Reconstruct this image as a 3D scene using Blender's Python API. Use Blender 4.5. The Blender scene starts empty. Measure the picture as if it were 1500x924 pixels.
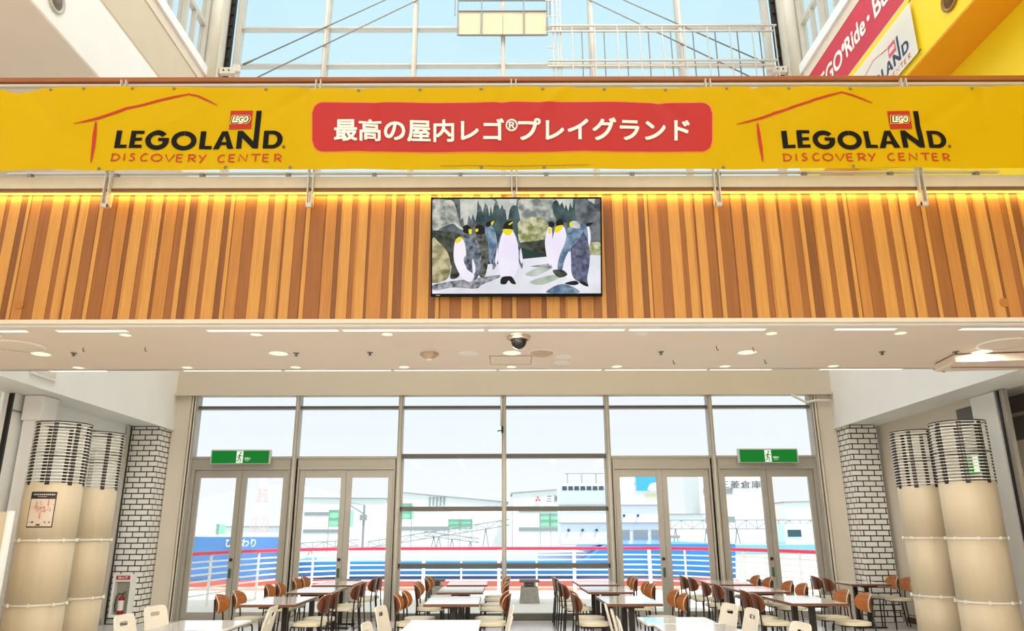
import bpy, bmesh, math, random
from mathutils import Vector, Matrix
random.seed(7)
C = bpy.context.scene.collection
sc = bpy.context.scene

# ------------------------------------------------------------------ camera
F_PX, CX, CY, PITCH, EYE = 1090.0, 738.0, 462.0, math.radians(16.35), 1.55
ROLL = math.radians(0.13)
cam = bpy.data.cameras.new('camera')
cam.sensor_width = 36.0
cam.lens = F_PX / 1500.0 * 36.0
cam.shift_x = (750.0 - CX) / 1500.0
cam.clip_end = 3000
camo = bpy.data.objects.new('camera', cam)
C.objects.link(camo)
camo.matrix_world = (Matrix.Translation((0, 0, EYE)) @ Matrix.Rotation(math.pi / 2 + PITCH, 4, 'X')
                     @ Matrix.Rotation(-ROLL, 4, 'Z'))
sc.camera = camo


def at(x, y, Y):
    """the point at real distance Y ahead whose image position in the photograph is x, y"""
    u, v = (x - CX) / F_PX, (CY - y) / F_PX
    u, v = u * math.cos(ROLL) + v * math.sin(ROLL), -u * math.sin(ROLL) + v * math.cos(ROLL)
    d = (u, math.cos(PITCH) - v * math.sin(PITCH), math.sin(PITCH) + v * math.cos(PITCH))
    t = Y / d[1]
    return (d[0] * t, Y, EYE + d[2] * t)


# ------------------------------------------------------------------ exposure, world, sun, large lights
sc.view_settings.view_transform = 'Standard'
sc.view_settings.look = 'None'
sc.view_settings.exposure = 0.0
sc.view_settings.gamma = 1.0
sc.view_settings.use_curve_mapping = False


def lin(c):
    return tuple(((v / 255.0) / 12.92) if v / 255.0 <= 0.04045 else ((v / 255.0 + 0.055) / 1.055) ** 2.4 for v in c)


w = bpy.data.worlds.new('sky')
sc.world = w
w.use_nodes = True
nt = w.node_tree
bg = nt.nodes['Background']
tc = nt.nodes.new('ShaderNodeTexCoord')
sx = nt.nodes.new('ShaderNodeSeparateXYZ')
rp = nt.nodes.new('ShaderNodeValToRGB')
nt.links.new(tc.outputs['Generated'], sx.inputs[0])
nt.links.new(sx.outputs['Z'], rp.inputs[0])
nt.links.new(rp.outputs[0], bg.inputs[0])
els = rp.color_ramp.elements
SKY = 1.35


def skycol(c):
    return tuple(v / SKY for v in lin(c)) + (1,)


els[0].position = 0.0
els[0].color = skycol((250, 253, 255))
els[1].position = 0.66
els[1].color = skycol((203, 241, 254))
for pos, c in ((0.2, skycol((240, 250, 255))), (0.5, skycol((214, 245, 255))), (0.8, (1.0, 1.0, 1.0, 1))):
    e = els.new(pos)
    e.color = c
bg.inputs[1].default_value = SKY


def light(name, typ, loc, direction, energy, color=(1, 1, 1), size=None, size_y=None):
    d = bpy.data.lights.new(name, typ)
    d.energy = energy
    d.color = color
    if typ == 'AREA':
        d.shape = 'RECTANGLE'
        d.size, d.size_y = size, size_y
    o = bpy.data.objects.new(name, d)
    C.objects.link(o)
    o.location = loc
    o.rotation_euler = Vector(direction).to_track_quat('-Z', 'Y').to_euler()
    return o


sun = light('sun', 'SUN', (0, 0, 40), (-0.35, 0.26, -0.9), 5.0, (1.0, 0.97, 0.92))
sun.data.angle = math.radians(2)
# unseen area lights added overhead, behind the viewer and at the left as fill
light('roof_fill', 'AREA', (0, 1.0, 15.4), (0, 0.12, -1), 800, (0.98, 0.99, 1.0), 12, 13)
light('roof_fill', 'AREA', (0, 12.0, 15.4), (0, 0, -1), 480, (0.97, 0.99, 1.0), 12, 5)
light('rear_fill', 'AREA', (0, -7.0, 6.0), (0, 1, 0.04), 400, (1.0, 0.98, 0.94), 13, 10)
light('side_fill', 'AREA', (-9.6, 4.0, 6.9), (1, 0.1, 0), 220, (0.98, 0.99, 1.0), 3.0, 9)  # added, unseen, to brighten the yellow wall opposite
# unseen area light added behind the viewer to brighten the lower hall
light('hall_fill', 'AREA', (0, -2.6, 3.3), (0, 0.22, -1), 640, (1.0, 0.94, 0.84), 12, 6)


# ------------------------------------------------------------------ materials
MATS = {}


def mat(name, col, rough=0.6, metal=0.0, var=0.04, scale=6.0, bump=0.0, stretch=(1, 1, 1), emit=None, estr=1.0, spec=None, coat=0.0):
    if name in MATS:
        return MATS[name]
    m = bpy.data.materials.new(name)
    m.use_nodes = True
    n, l = m.node_tree.nodes, m.node_tree.links
    b = n['Principled BSDF']
    b.inputs['Roughness'].default_value = rough
    b.inputs['Metallic'].default_value = metal
    if spec is not None:
        b.inputs['Specular IOR Level'].default_value = spec
    if coat:
        b.inputs['Coat Weight'].default_value = coat
        b.inputs['Coat Roughness'].default_value = 0.08
    c = lin(col)
    t = n.new('ShaderNodeTexCoord')
    mp = n.new('ShaderNodeMapping')
    mp.inputs['Scale'].default_value = stretch
    nz = n.new('ShaderNodeTexNoise')
    nz.inputs['Scale'].default_value = scale
    nz.inputs['Detail'].default_value = 3
    l.new(t.outputs['Object'], mp.inputs[0])
    l.new(mp.outputs[0], nz.inputs['Vector'])
    r = n.new('ShaderNodeValToRGB')
    r.color_ramp.elements[0].position = 0.3
    r.color_ramp.elements[1].position = 0.7
    r.color_ramp.elements[0].color = tuple(max(0, v * (1 - var)) for v in c) + (1,)
    r.color_ramp.elements[1].color = tuple(min(1, v * (1 + var)) for v in c) + (1,)
    l.new(nz.outputs['Fac'], r.inputs[0])
    l.new(r.outputs[0], b.inputs['Base Color'])
    if bump:
        bp = n.new('ShaderNodeBump')
        bp.inputs['Strength'].default_value = bump
        bp.inputs['Distance'].default_value = 0.01
        l.new(nz.outputs['Fac'], bp.inputs['Height'])
        l.new(bp.outputs[0], b.inputs['Normal'])
    if emit is not None:
        b.inputs['Emission Color'].default_value = lin(emit) + (1,)
        b.inputs['Emission Strength'].default_value = estr
    MATS[name] = m
    return m


def emat(name, col, s=1.0, var=0.0, scale=8.0, col2=None):
    """a lit display surface"""
    if name in MATS:
        return MATS[name]
    m = bpy.data.materials.new(name)
    m.use_nodes = True
    n, l = m.node_tree.nodes, m.node_tree.links
    b = n['Principled BSDF']
    b.inputs['Base Color'].default_value = (0.01, 0.01, 0.01, 1)
    b.inputs['Roughness'].default_value = 0.5
    b.inputs['Specular IOR Level'].default_value = 0.1
    b.inputs['Emission Strength'].default_value = s
    if col2 is None:
        b.inputs['Emission Color'].default_value = lin(col) + (1,)
    else:
        t = n.new('ShaderNodeTexCoord')
        nz = n.new('ShaderNodeTexNoise')
        nz.inputs['Scale'].default_value = scale
        nz.inputs['Detail'].default_value = 6
        r = n.new('ShaderNodeValToRGB')
        r.color_ramp.elements[0].position = 0.36
        r.color_ramp.elements[1].position = 0.64
        r.color_ramp.elements[0].color = lin(col) + (1,)
        r.color_ramp.elements[1].color = lin(col2) + (1,)
        l.new(t.outputs['Object'], nz.inputs['Vector'])
        l.new(nz.outputs['Fac'], r.inputs[0])
        l.new(r.outputs[0], b.inputs['Emission Color'])
    MATS[name] = m
    return m


def glass_mat(name, tint=(1, 1, 1), refl=0.06):
    m = bpy.data.materials.new(name)
    m.use_nodes = True
    n, l = m.node_tree.nodes, m.node_tree.links
    n.remove(n['Principled BSDF'])
    tr = n.new('ShaderNodeBsdfTransparent')
    tr.inputs[0].default_value = tint + (1,)
    gl = n.new('ShaderNodeBsdfGlossy')
    gl.inputs['Roughness'].default_value = 0.02
    lw = n.new('ShaderNodeLayerWeight')
    lw.inputs[0].default_value = 0.25
    mt = n.new('ShaderNodeMath')
    mt.operation = 'MULTIPLY'
    mt.inputs[1].default_value = refl * 4
    l.new(lw.outputs['Fresnel'], mt.inputs[0])
    mx = n.new('ShaderNodeMixShader')
    l.new(mt.outputs[0], mx.inputs[0])
    l.new(tr.outputs[0], mx.inputs[1])
    l.new(gl.outputs[0], mx.inputs[2])
    l.new(mx.outputs[0], n['Material Output'].inputs[0])
    return m


def brick_mat():
    m = bpy.data.materials.new('white_brick')
    m.use_nodes = True
    n, l = m.node_tree.nodes, m.node_tree.links
    b = n['Principled BSDF']
    b.inputs['Roughness'].default_value = 0.45
    t = n.new('ShaderNodeTexCoord')
    s = n.new('ShaderNodeSeparateXYZ')
    ad = n.new('ShaderNodeMath')
    ad.operation = 'ADD'
    cb = n.new('ShaderNodeCombineXYZ')
    l.new(t.outputs['Object'], s.inputs[0])
    l.new(s.outputs['X'], ad.inputs[0])
    l.new(s.outputs['Y'], ad.inputs[1])
    l.new(ad.outputs[0], cb.inputs[0])
    l.new(s.outputs['Z'], cb.inputs[1])
    br = n.new('ShaderNodeTexBrick')
    br.inputs['Scale'].default_value = 1.0
    br.inputs['Brick Width'].default_value = 0.235
    br.inputs['Row Height'].default_value = 0.1
    br.inputs['Mortar Size'].default_value = 0.0105
    br.inputs['Mortar Smooth'].default_value = 0.1
    br.inputs['Color1'].default_value = lin((248, 245, 240)) + (1,)
    br.inputs['Color2'].default_value = lin((240, 236, 230)) + (1,)
    br.inputs['Mortar'].default_value = lin((38, 34, 32)) + (1,)
    l.new(cb.outputs[0], br.inputs['Vector'])
    l.new(br.outputs['Color'], b.inputs['Base Color'])
    bp = n.new('ShaderNodeBump')
    bp.invert = True
    bp.inputs['Strength'].default_value = 0.5
    bp.inputs['Distance'].default_value = 0.006
    l.new(br.outputs['Fac'], bp.inputs['Height'])
    l.new(bp.outputs[0], b.inputs['Normal'])
    MATS['white_brick'] = m
    return m


WHITE = mat('white_paint', (244, 243, 240), 0.55, var=0.015, scale=2)
CREAM = mat('cream_paint', (222, 211, 193), 0.55, var=0.02, scale=2)
BEIGE = mat('beige_paint', (214, 198, 172), 0.55, var=0.02, scale=2)
SOFFIT = mat('soffit_paint', (230, 213, 195), 0.5, var=0.015, scale=2)
GLOSSW = mat('gloss_white_trim', (246, 243, 238), 0.12, var=0.01)
FRAME = mat('beige_aluminium', (172, 166, 154), 0.42, 0.35, var=0.03, scale=4)
FRAMEL = mat('light_aluminium', (205, 199, 186), 0.42, 0.25, var=0.03, scale=4)
STEELW = mat('white_steel', (226, 220, 204), 0.45, var=0.03, scale=3)
GREYM = mat('grey_metal', (128, 128, 124), 0.4, 0.5, var=0.05)
DARKM = mat('dark_metal', (52, 47, 44), 0.4, 0.6, var=0.08)
BLACK = mat('black_plastic', (18, 18, 20), 0.35, var=0.05)
GLASS = glass_mat('clear_glass', (0.995, 1.0, 1.0), 0.03)
BRICK = brick_mat()
YELLOW = mat('yellow_paint', (252, 220, 8), 0.5, var=0.02, scale=2)
ORANGE = mat('orange_yellow_soffit', (238, 160, 14), 0.5, var=0.02, scale=2)  # soffit tone, deeper orange than the yellow walls
RED = mat('red_sign_paint', (206, 38, 62), 0.45, var=0.03, scale=2)
LAMP = emat('downlight_glow', (255, 240, 190), 1.6)
LAMPOFF = mat('lamp_diffuser_off', (232, 224, 212), 0.3)


# ------------------------------------------------------------------ mesh building
class MB:
    def __init__(s):
        s.v, s.f, s.m, s.s = [], [], [], []

    def add(s, vs, fs, m=0, smooth=False):
        o = len(s.v)
        s.v += [tuple(p) for p in vs]
        for f in fs:
            s.f.append([i + o for i in f])
            s.m.append(m)
            s.s.append(smooth)
        return s

    def box(s, x0, x1, y0, y1, z0, z1, m=0):
        vs = [(x, y, z) for z in (z0, z1) for y in (y0, y1) for x in (x0, x1)]
        return s.add(vs, [(0, 2, 3, 1), (4, 5, 7, 6), (0, 1, 5, 4), (2, 6, 7, 3), (0, 4, 6, 2), (1, 3, 7, 5)], m)

    def bar(s, a, b, wdt, hgt, m=0):
        """rectangular bar between two points; wdt horizontal, hgt the other way"""
        a, b = Vector(a), Vector(b)
        d = (b - a).normalized()
        up = Vector((0, 0, 1)) if abs(d.z) < 0.95 else Vector((0, 1, 0))
        sd = d.cross(up).normalized()
        up = sd.cross(d)
        vs = []
        for p in (a, b):
            for i, j in ((-1, -1), (1, -1), (1, 1), (-1, 1)):
                vs.append(p + sd * i * wdt / 2 + up * j * hgt / 2)
        return s.add(vs, [(0, 1, 2, 3), (7, 6, 5, 4), (0, 4, 5, 1), (1, 5, 6, 2), (2, 6, 7, 3), (3, 7, 4, 0)], m)

    def tube(s, pts, r, n=8, m=0, closed=False):
        P = [Vector(p) for p in pts]
        k = len(P)
        rings = []
        prev = None
        for i in range(k):
            if closed:
                t = (P[(i + 1) % k] - P[i - 1]).normalized()
            else:
                t = (P[min(i + 1, k - 1)] - P[max(i - 1, 0)]).normalized()
            if prev is None:
                a = Vector((0, 0, 1)) if abs(t.z) < 0.9 else Vector((1, 0, 0))
                nrm = t.cross(a).normalized()
            else:
                nrm = (prev - t * prev.dot(t)).normalized()
            prev = nrm
            bn = t.cross(nrm)
            rings.append([P[i] + (nrm * math.cos(2 * math.pi * j / n) + bn * math.sin(2 * math.pi * j / n)) * r for j in range(n)])
        vs = [p for q in rings for p in q]
        fs = []
        for i in range(k if closed else k - 1):
            i2 = (i + 1) % k
            for j in range(n):
                fs.append((i * n + j, i * n + (j + 1) % n, i2 * n + (j + 1) % n, i2 * n + j))
        s.add(vs, fs, m, True)
        if not closed:
            o = len(s.v) - k * n
            s.f.append([o + j for j in range(n)][::-1]); s.m.append(m); s.s.append(False)
            s.f.append([o + (k - 1) * n + j for j in range(n)]); s.m.append(m); s.s.append(False)
        return s

    def prism(s, poly, a, b, axis='y', m=0):
        """extrude a 2-D outline: axis y takes (x,z), z takes (x,y), x takes (y,z)"""
        def q(p, c):
            return (p[0], c, p[1]) if axis == 'y' else ((p[0], p[1], c) if axis == 'z' else (c, p[0], p[1]))
        n = len(poly)
        vs = [q(p, a) for p in poly] + [q(p, b) for p in poly]
        fs = [tuple(range(n)), tuple(range(2 * n - 1, n - 1, -1))] + [(i, (i + 1) % n, n + (i + 1) % n, n + i) for i in range(n)]
        return s.add(vs, fs, m)

    def lathe(s, prof, c=(0, 0, 0), n=24, m=0, smooth=True, axis='z', caps=True):
        vs, k = [], len(prof)
        for r, z in prof:
            for j in range(n):
                a = 2 * math.pi * j / n
                p = (r * math.cos(a), r * math.sin(a), z)
                if axis == 'x':
                    p = (z, p[0], p[1])
                elif axis == 'y':
                    p = (p[0], z, p[1])
                vs.append((c[0] + p[0], c[1] + p[1], c[2] + p[2]))
        fs = [(i * n + j, i * n + (j + 1) % n, (i + 1) * n + (j + 1) % n, (i + 1) * n + j) for i in range(k - 1) for j in range(n)]
        s.add(vs, fs, m, smooth)
        if caps:
            o = len(s.v) - k * n
            for i, rev in ((0, True), (k - 1, False)):
                if prof[i][0] > 1e-5:
                    f = [o + i * n + j for j in range(n)]
                    s.f.append(f[::-1] if rev else f); s.m.append(m); s.s.append(False)
        return s

    def loops(s, loops, m=0, closed_u=True, smooth=True):
        """skin a list of equal-length point loops"""
        n = len(loops[0])
        vs = [p for L in loops for p in L]
        fs = []
        for i in range(len(loops) - 1):
            for j in range(n if closed_u else n - 1):
                fs.append((i * n + j, i * n + (j + 1) % n, (i + 1) * n + (j + 1) % n, (i + 1) * n + j))
        return s.add(vs, fs, m, smooth)

    def build(s, name, mats, parent=None, bevel=0.0, **props):
        off = Vector((0, 0, 0))
        q = parent
        while q is not None:
            off += q.location
            q = q.parent
        me = bpy.data.meshes.new(name)
        me.from_pydata([(x - off.x, y - off.y, z - off.z) for x, y, z in s.v], [], s.f)
        if not isinstance(mats, (list, tuple)):
            mats = [mats]
        for mm in mats:
            me.materials.append(mm)
        me.polygons.foreach_set('material_index', [min(i, len(mats) - 1) for i in s.m])
        me.polygons.foreach_set('use_smooth', s.s)
        me.update()
        o = bpy.data.objects.new(name, me)
        C.objects.link(o)
        if parent is not None:
            o.parent = parent
        if bevel:
            bv = o.modifiers.new('bevel', 'BEVEL')
            bv.width = bevel
            bv.segments = 2
            bv.limit_method = 'ANGLE'
        for k, v in props.items():
            o[k] = v
        return o


def thing(name, label, cat, loc=(0, 0, 0), rz=0.0, group=None):
    o = bpy.data.objects.new(name, None)
    o.empty_display_size = 0.1
    C.objects.link(o)
    o.location = loc
    o.rotation_euler = (0, 0, rz)
    tag(o, label, cat, group)
    return o


def tag(o, label, cat, group=None):
    o['label'] = label
    o['category'] = cat
    if group:
        o['group'] = group
    return o


def struct(name, mb, mats, parent=None, bevel=0.0):
    o = mb.build(name, mats, parent, bevel)
    if parent is None:
        o['kind'] = 'structure'
    return o


def sroot(name, loc=(0, 0, 0)):
    o = bpy.data.objects.new(name, None)
    C.objects.link(o)
    o.location = loc
    o['kind'] = 'structure'
    return o


def dup(root, loc, rz, label, group=None, name=None):
    r = root.copy()
    if name:
        r.name = name
    C.objects.link(r)
    r.location = loc
    r.rotation_euler = (0, 0, rz)
    r['label'] = label
    if group:
        r['group'] = group
    for ch in list(root.children):
        c = ch.copy()
        C.objects.link(c)
        c.parent = r
        for g in list(ch.children):
            d = g.copy()
            C.objects.link(d)
            d.parent = c
    return r


def rrect(x0, x1, z0, z1, r, n=6):
    out = []
    for cx, cz, a0 in ((x1 - r, z1 - r, 0), (x0 + r, z1 - r, 90), (x0 + r, z0 + r, 180), (x1 - r, z0 + r, 270)):
        for i in range(n + 1):
            a = math.radians(a0 + 90 * i / n)
            out.append((cx + r * math.cos(a), cz + r * math.sin(a)))
    return out


def smooth_poly(pts, sub=5, closed=True):
    n = len(pts)
    out = []
    rng = range(n) if closed else range(n - 1)
    for i in rng:
        p = [pts[(i + k) % n] if closed else pts[min(max(i + k, 0), n - 1)] for k in (-1, 0, 1, 2)]
        for j in range(sub):
            t = j / sub
            out.append(tuple(0.5 * (2 * p[1][d] + (p[2][d] - p[0][d]) * t + (2 * p[0][d] - 5 * p[1][d] + 4 * p[2][d] - p[3][d]) * t * t
                                    + (3 * p[1][d] - p[0][d] - 3 * p[2][d] + p[3][d]) * t ** 3) for d in (0, 1)))
    if not closed:
        out.append(tuple(pts[-1]))
    return out


def stroke(pts, wd):
    """a ribbon outline along a 2-D polyline"""
    L, R = [], []
    n = len(pts)
    for i in range(n):
        a, b = pts[max(i - 1, 0)], pts[min(i + 1, n - 1)]
        dx, dy = b[0] - a[0], b[1] - a[1]
        d = math.hypot(dx, dy) or 1
        ww = wd if not isinstance(wd, (list, tuple)) else wd[i]
        nx, ny = -dy / d * ww / 2, dx / d * ww / 2
        L.append((pts[i][0] + nx, pts[i][1] + ny))
        R.append((pts[i][0] - nx, pts[i][1] - ny))
    return L + R[::-1]


def text_faces(s, bold=0.0, shear=0.0):
    """glyph outlines of a string as flat faces in a unit box: (verts 0..1, faces, aspect)"""
    cu = bpy.data.curves.new('glyphs', 'FONT')
    cu.body = s
    cu.offset = bold
    cu.shear = shear
    cu.resolution_u = 4
    ob = bpy.data.objects.new('glyphs', cu)
    C.objects.link(ob)
    bpy.context.view_layer.update()
    me = bpy.data.meshes.new_from_object(ob.evaluated_get(bpy.context.evaluated_depsgraph_get()))
    vs = [(v.co.x, v.co.y) for v in me.vertices]
    fs = [tuple(p.vertices) for p in me.polygons]
    bpy.data.objects.remove(ob)
    bpy.data.curves.remove(cu)
    bpy.data.meshes.remove(me)
    x0, x1 = min(v[0] for v in vs), max(v[0] for v in vs)
    y0, y1 = min(v[1] for v in vs), max(v[1] for v in vs)
    return [((v[0] - x0) / (x1 - x0), (v[1] - y0) / (y1 - y0)) for v in vs], fs, (x1 - x0) / (y1 - y0)


def put_text(mb, s, fn, u0, u1, v0, v1, m=0, bold=0.0, shear=0.0, spread=0.0, nudge=(0, -0.0004, 0)):
    vs, fs, _ = text_faces(s, bold, shear)
    k = spread
    for i, (du, dv) in enumerate([(0, 0)] + ([(k, k), (k, -k), (-k, k), (-k, -k), (k, 0), (-k, 0), (0, k), (0, -k)] if spread else [])):
        pts = [fn(u0 + (u1 - u0) * a + du, v0 + (v1 - v0) * b + dv) for a, b in vs]
        mb.add([(p[0] + nudge[0] * i, p[1] + nudge[1] * i, p[2] + nudge[2] * i) for p in pts], fs, m)


def fine_faces(poly, step):
    """a flat outline cut into small triangles so that it can follow a folded sheet"""
    bm = bmesh.new()
    bm.faces.new([bm.verts.new((p[0], p[1], 0)) for p in poly])
    bm.normal_update()
    bmesh.ops.triangulate(bm, faces=bm.faces[:], quad_method='BEAUTY', ngon_method='EAR_CLIP')
    for _ in range(5):
        ed = [e for e in bm.edges if e.calc_length() > step]
        if not ed:
            break
        bmesh.ops.subdivide_edges(bm, edges=ed, cuts=1)
        bm.normal_update()
        bmesh.ops.triangulate(bm, faces=[f for f in bm.faces if len(f.verts) > 3], ngon_method='EAR_CLIP')
    bm.verts.index_update()
    vs = [(v.co.x, v.co.y) for v in bm.verts]
    fs = [tuple(v.index for v in f.verts) for f in bm.faces]
    bm.free()
    return vs, fs

# ================================================================== THE SETTING
FLOORM = mat('pale_floor_tile', (214, 212, 208), 0.18, var=0.03, scale=1.5)
struct('floor', MB().box(-8.2, 8.2, -9, 15.2, -0.25, 0), FLOORM)
struct('ceiling', MB().box(-9.5, 9.5, -9, 15.3, 16.0, 16.3), WHITE)  # unseen opaque roof, carried out past the sides to block the sun
struct('wall_rear', MB().box(-9, 9, -9.2, -9.0, 0, 16), CREAM)  # unseen rear wall, put in to block the sun

# --- glazed end wall
MX = [-6.19, -4.135, -2.068, -0.002, 2.062, 4.13, 6.185]
FY = 15.0
struct('wall_front', MB().box(-6.6, 6.6, 14.82, 15.12, 4.28, 5.3).box(-6.6, 6.6, 14.76, 15.0, 4.225, 4.28), [mat('header_beige', (208, 197, 179), 0.55, var=0.015, scale=2)])
for s in (-1, 1):
    xs = sorted((s * 6.24, s * 6.64))
    struct('wall_front_side', MB().box(xs[0], xs[1], 14.9, 15.12, 0, 4.225).box(*sorted((s * 6.21, s * 6.26)), 14.84, 15.1, 0, 4.225)
           .box(*sorted((s * 6.30, s * 6.33)), 14.87, 15.0, 0, 4.225), CREAM)
n_trim = 0
for i, x in enumerate(MX):
    n_trim += 1
    hw = 0.045
    m = MB().box(x - hw, x + hw, 14.84, 15.06, 0.0, 4.25, 0).box(x - 0.012, x + 0.012, 14.825, 14.84, 0.0, 4.25, 1)
    if i in (1, 2, 4, 5):
        m.box(x - 0.075, x + 0.075, 14.9, 15.05, 0, 2.98, 0)
    struct('trim_%d' % n_trim, m, [FRAME, FRAMEL], bevel=0.004)
for i, x in enumerate(MX):
    n_trim += 1
    struct('trim_%d' % n_trim, MB().box(x - 0.05, x + 0.05, 14.8, 15.06, 5.3, 15.9).box(x - 0.025, x + 0.025, 14.76, 14.8, 5.3, 15.9), FRAMEL, bevel=0.004)


def hbar(m, x0, x1, z, t=0.08, d0=14.9, d1=15.06, mi=0):
    m.box(x0, x1, d0, d1, z - t / 2, z + t / 2, mi)
    m.box(x0, x1, d0 - 0.03, d0, z - t / 2, z - t / 2 + 0.015, mi)


n_win = 0
DARKBAR = mat('bronze_aluminium', (100, 96, 88), 0.4, 0.35, var=0.04)
for i in range(6):
    x0, x1 = MX[i] + 0.045, MX[i + 1] - 0.045
    n_win += 1
    r = sroot('window_%d' % n_win, ((x0 + x1) / 2, FY, 0))
    m = MB()
    hbar(m, x0, x1, 4.0, 0.06)
    if i in (2, 3):
        for z in (3.03, 2.02, 0.97):
            hbar(m, x0, x1, z, 0.085)
        hbar(m, x0, x1, 0.06, 0.12)
        zb = 0.1
    else:
        zb = 3.05
    m.build('window_frame', [DARKBAR], r, bevel=0.004)
    MB().box(x0, x1, 14.975, 14.985, zb, 4.25).build('pane', GLASS, r)
for i in range(6):
    x0, x1 = MX[i] + 0.045, MX[i + 1] - 0.045
    n_win += 1
    r = sroot('window_%d' % n_win, ((x0 + x1) / 2, FY, 5.3))
    m, m2 = MB(), MB()
    for z in range(6, 16):
        m.box(x0, x1, 14.92, 15.06, z - 0.012, z + 0.03, 0)
        m.box(x0, x1, 14.86, 15.04, z - 0.05, z - 0.012, 1)
    m.build('window_frame', [GREYM, FRAMEL], r, bevel=0.003)
    MB().box(x0, x1, 14.99, 15.0, 5.3, 15.9).build('pane', GLASS, r)

# --- four pairs of glazed doors
dn = 0
for i in (0, 1, 4, 5):
    dn += 1
    x0, x1 = MX[i] + 0.07, MX[i + 1] - 0.07
    r = sroot('door_%d' % dn, ((x0 + x1) / 2, FY, 0))
    m = MB()
    m.box(x0 - 0.03, x1 + 0.03, 14.9, 15.06, 2.82, 3.03)
    m.box(x0 - 0.03, x1 + 0.03, 14.88, 15.06, 2.98, 3.02)
    m.box(x0 - 0.03, x0 + 0.035, 14.9, 15.05, 0, 2.82).box(x1 - 0.035, x1 + 0.03, 14.9, 15.05, 0, 2.82)
    m.box(x0 + 0.035, x1 - 0.035, 14.9, 15.05, 2.77, 2.82)
    m.box(x0, x1, 14.88, 15.06, -0.001, 0.02)
    m.build('door_frame', FRAME, r, bevel=0.004)
    xm = (x0 + x1) / 2
    for a, b in ((x0 + 0.04, xm - 0.006), (xm + 0.006, x1 - 0.04)):
        lf = MB()
        lf.box(a, a + 0.1, 14.94, 15.0, 0.03, 2.765).box(b - 0.1, b, 14.94, 15.0, 0.03, 2.765)
        lf.box(a + 0.1, b - 0.1, 14.94, 15.0, 2.62, 2.765).box(a + 0.1, b - 0.1, 14.94, 15.0, 0.03, 0.15)
        d = lf.build('door_leaf', FRAME, r, bevel=0.004)
        MB().box(a + 0.1, b - 0.1, 14.965, 14.975, 0.15, 2.62).build('pane', GLASS, d)
        if a > xm - 0.1:
            continue
        MB().lathe([(0.03, 14.915), (0.03, 14.94)], (b - 0.05, 0, 1.085), 16, axis='y').build('lock_cylinder', DARKM, d)
        MB().box(b - 0.07, b - 0.03, 14.9, 14.94, 0.76, 0.93).build('door_bolt', mat('dark_green_cover', (40, 92, 66), 0.4), d, bevel=0.005)

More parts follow.
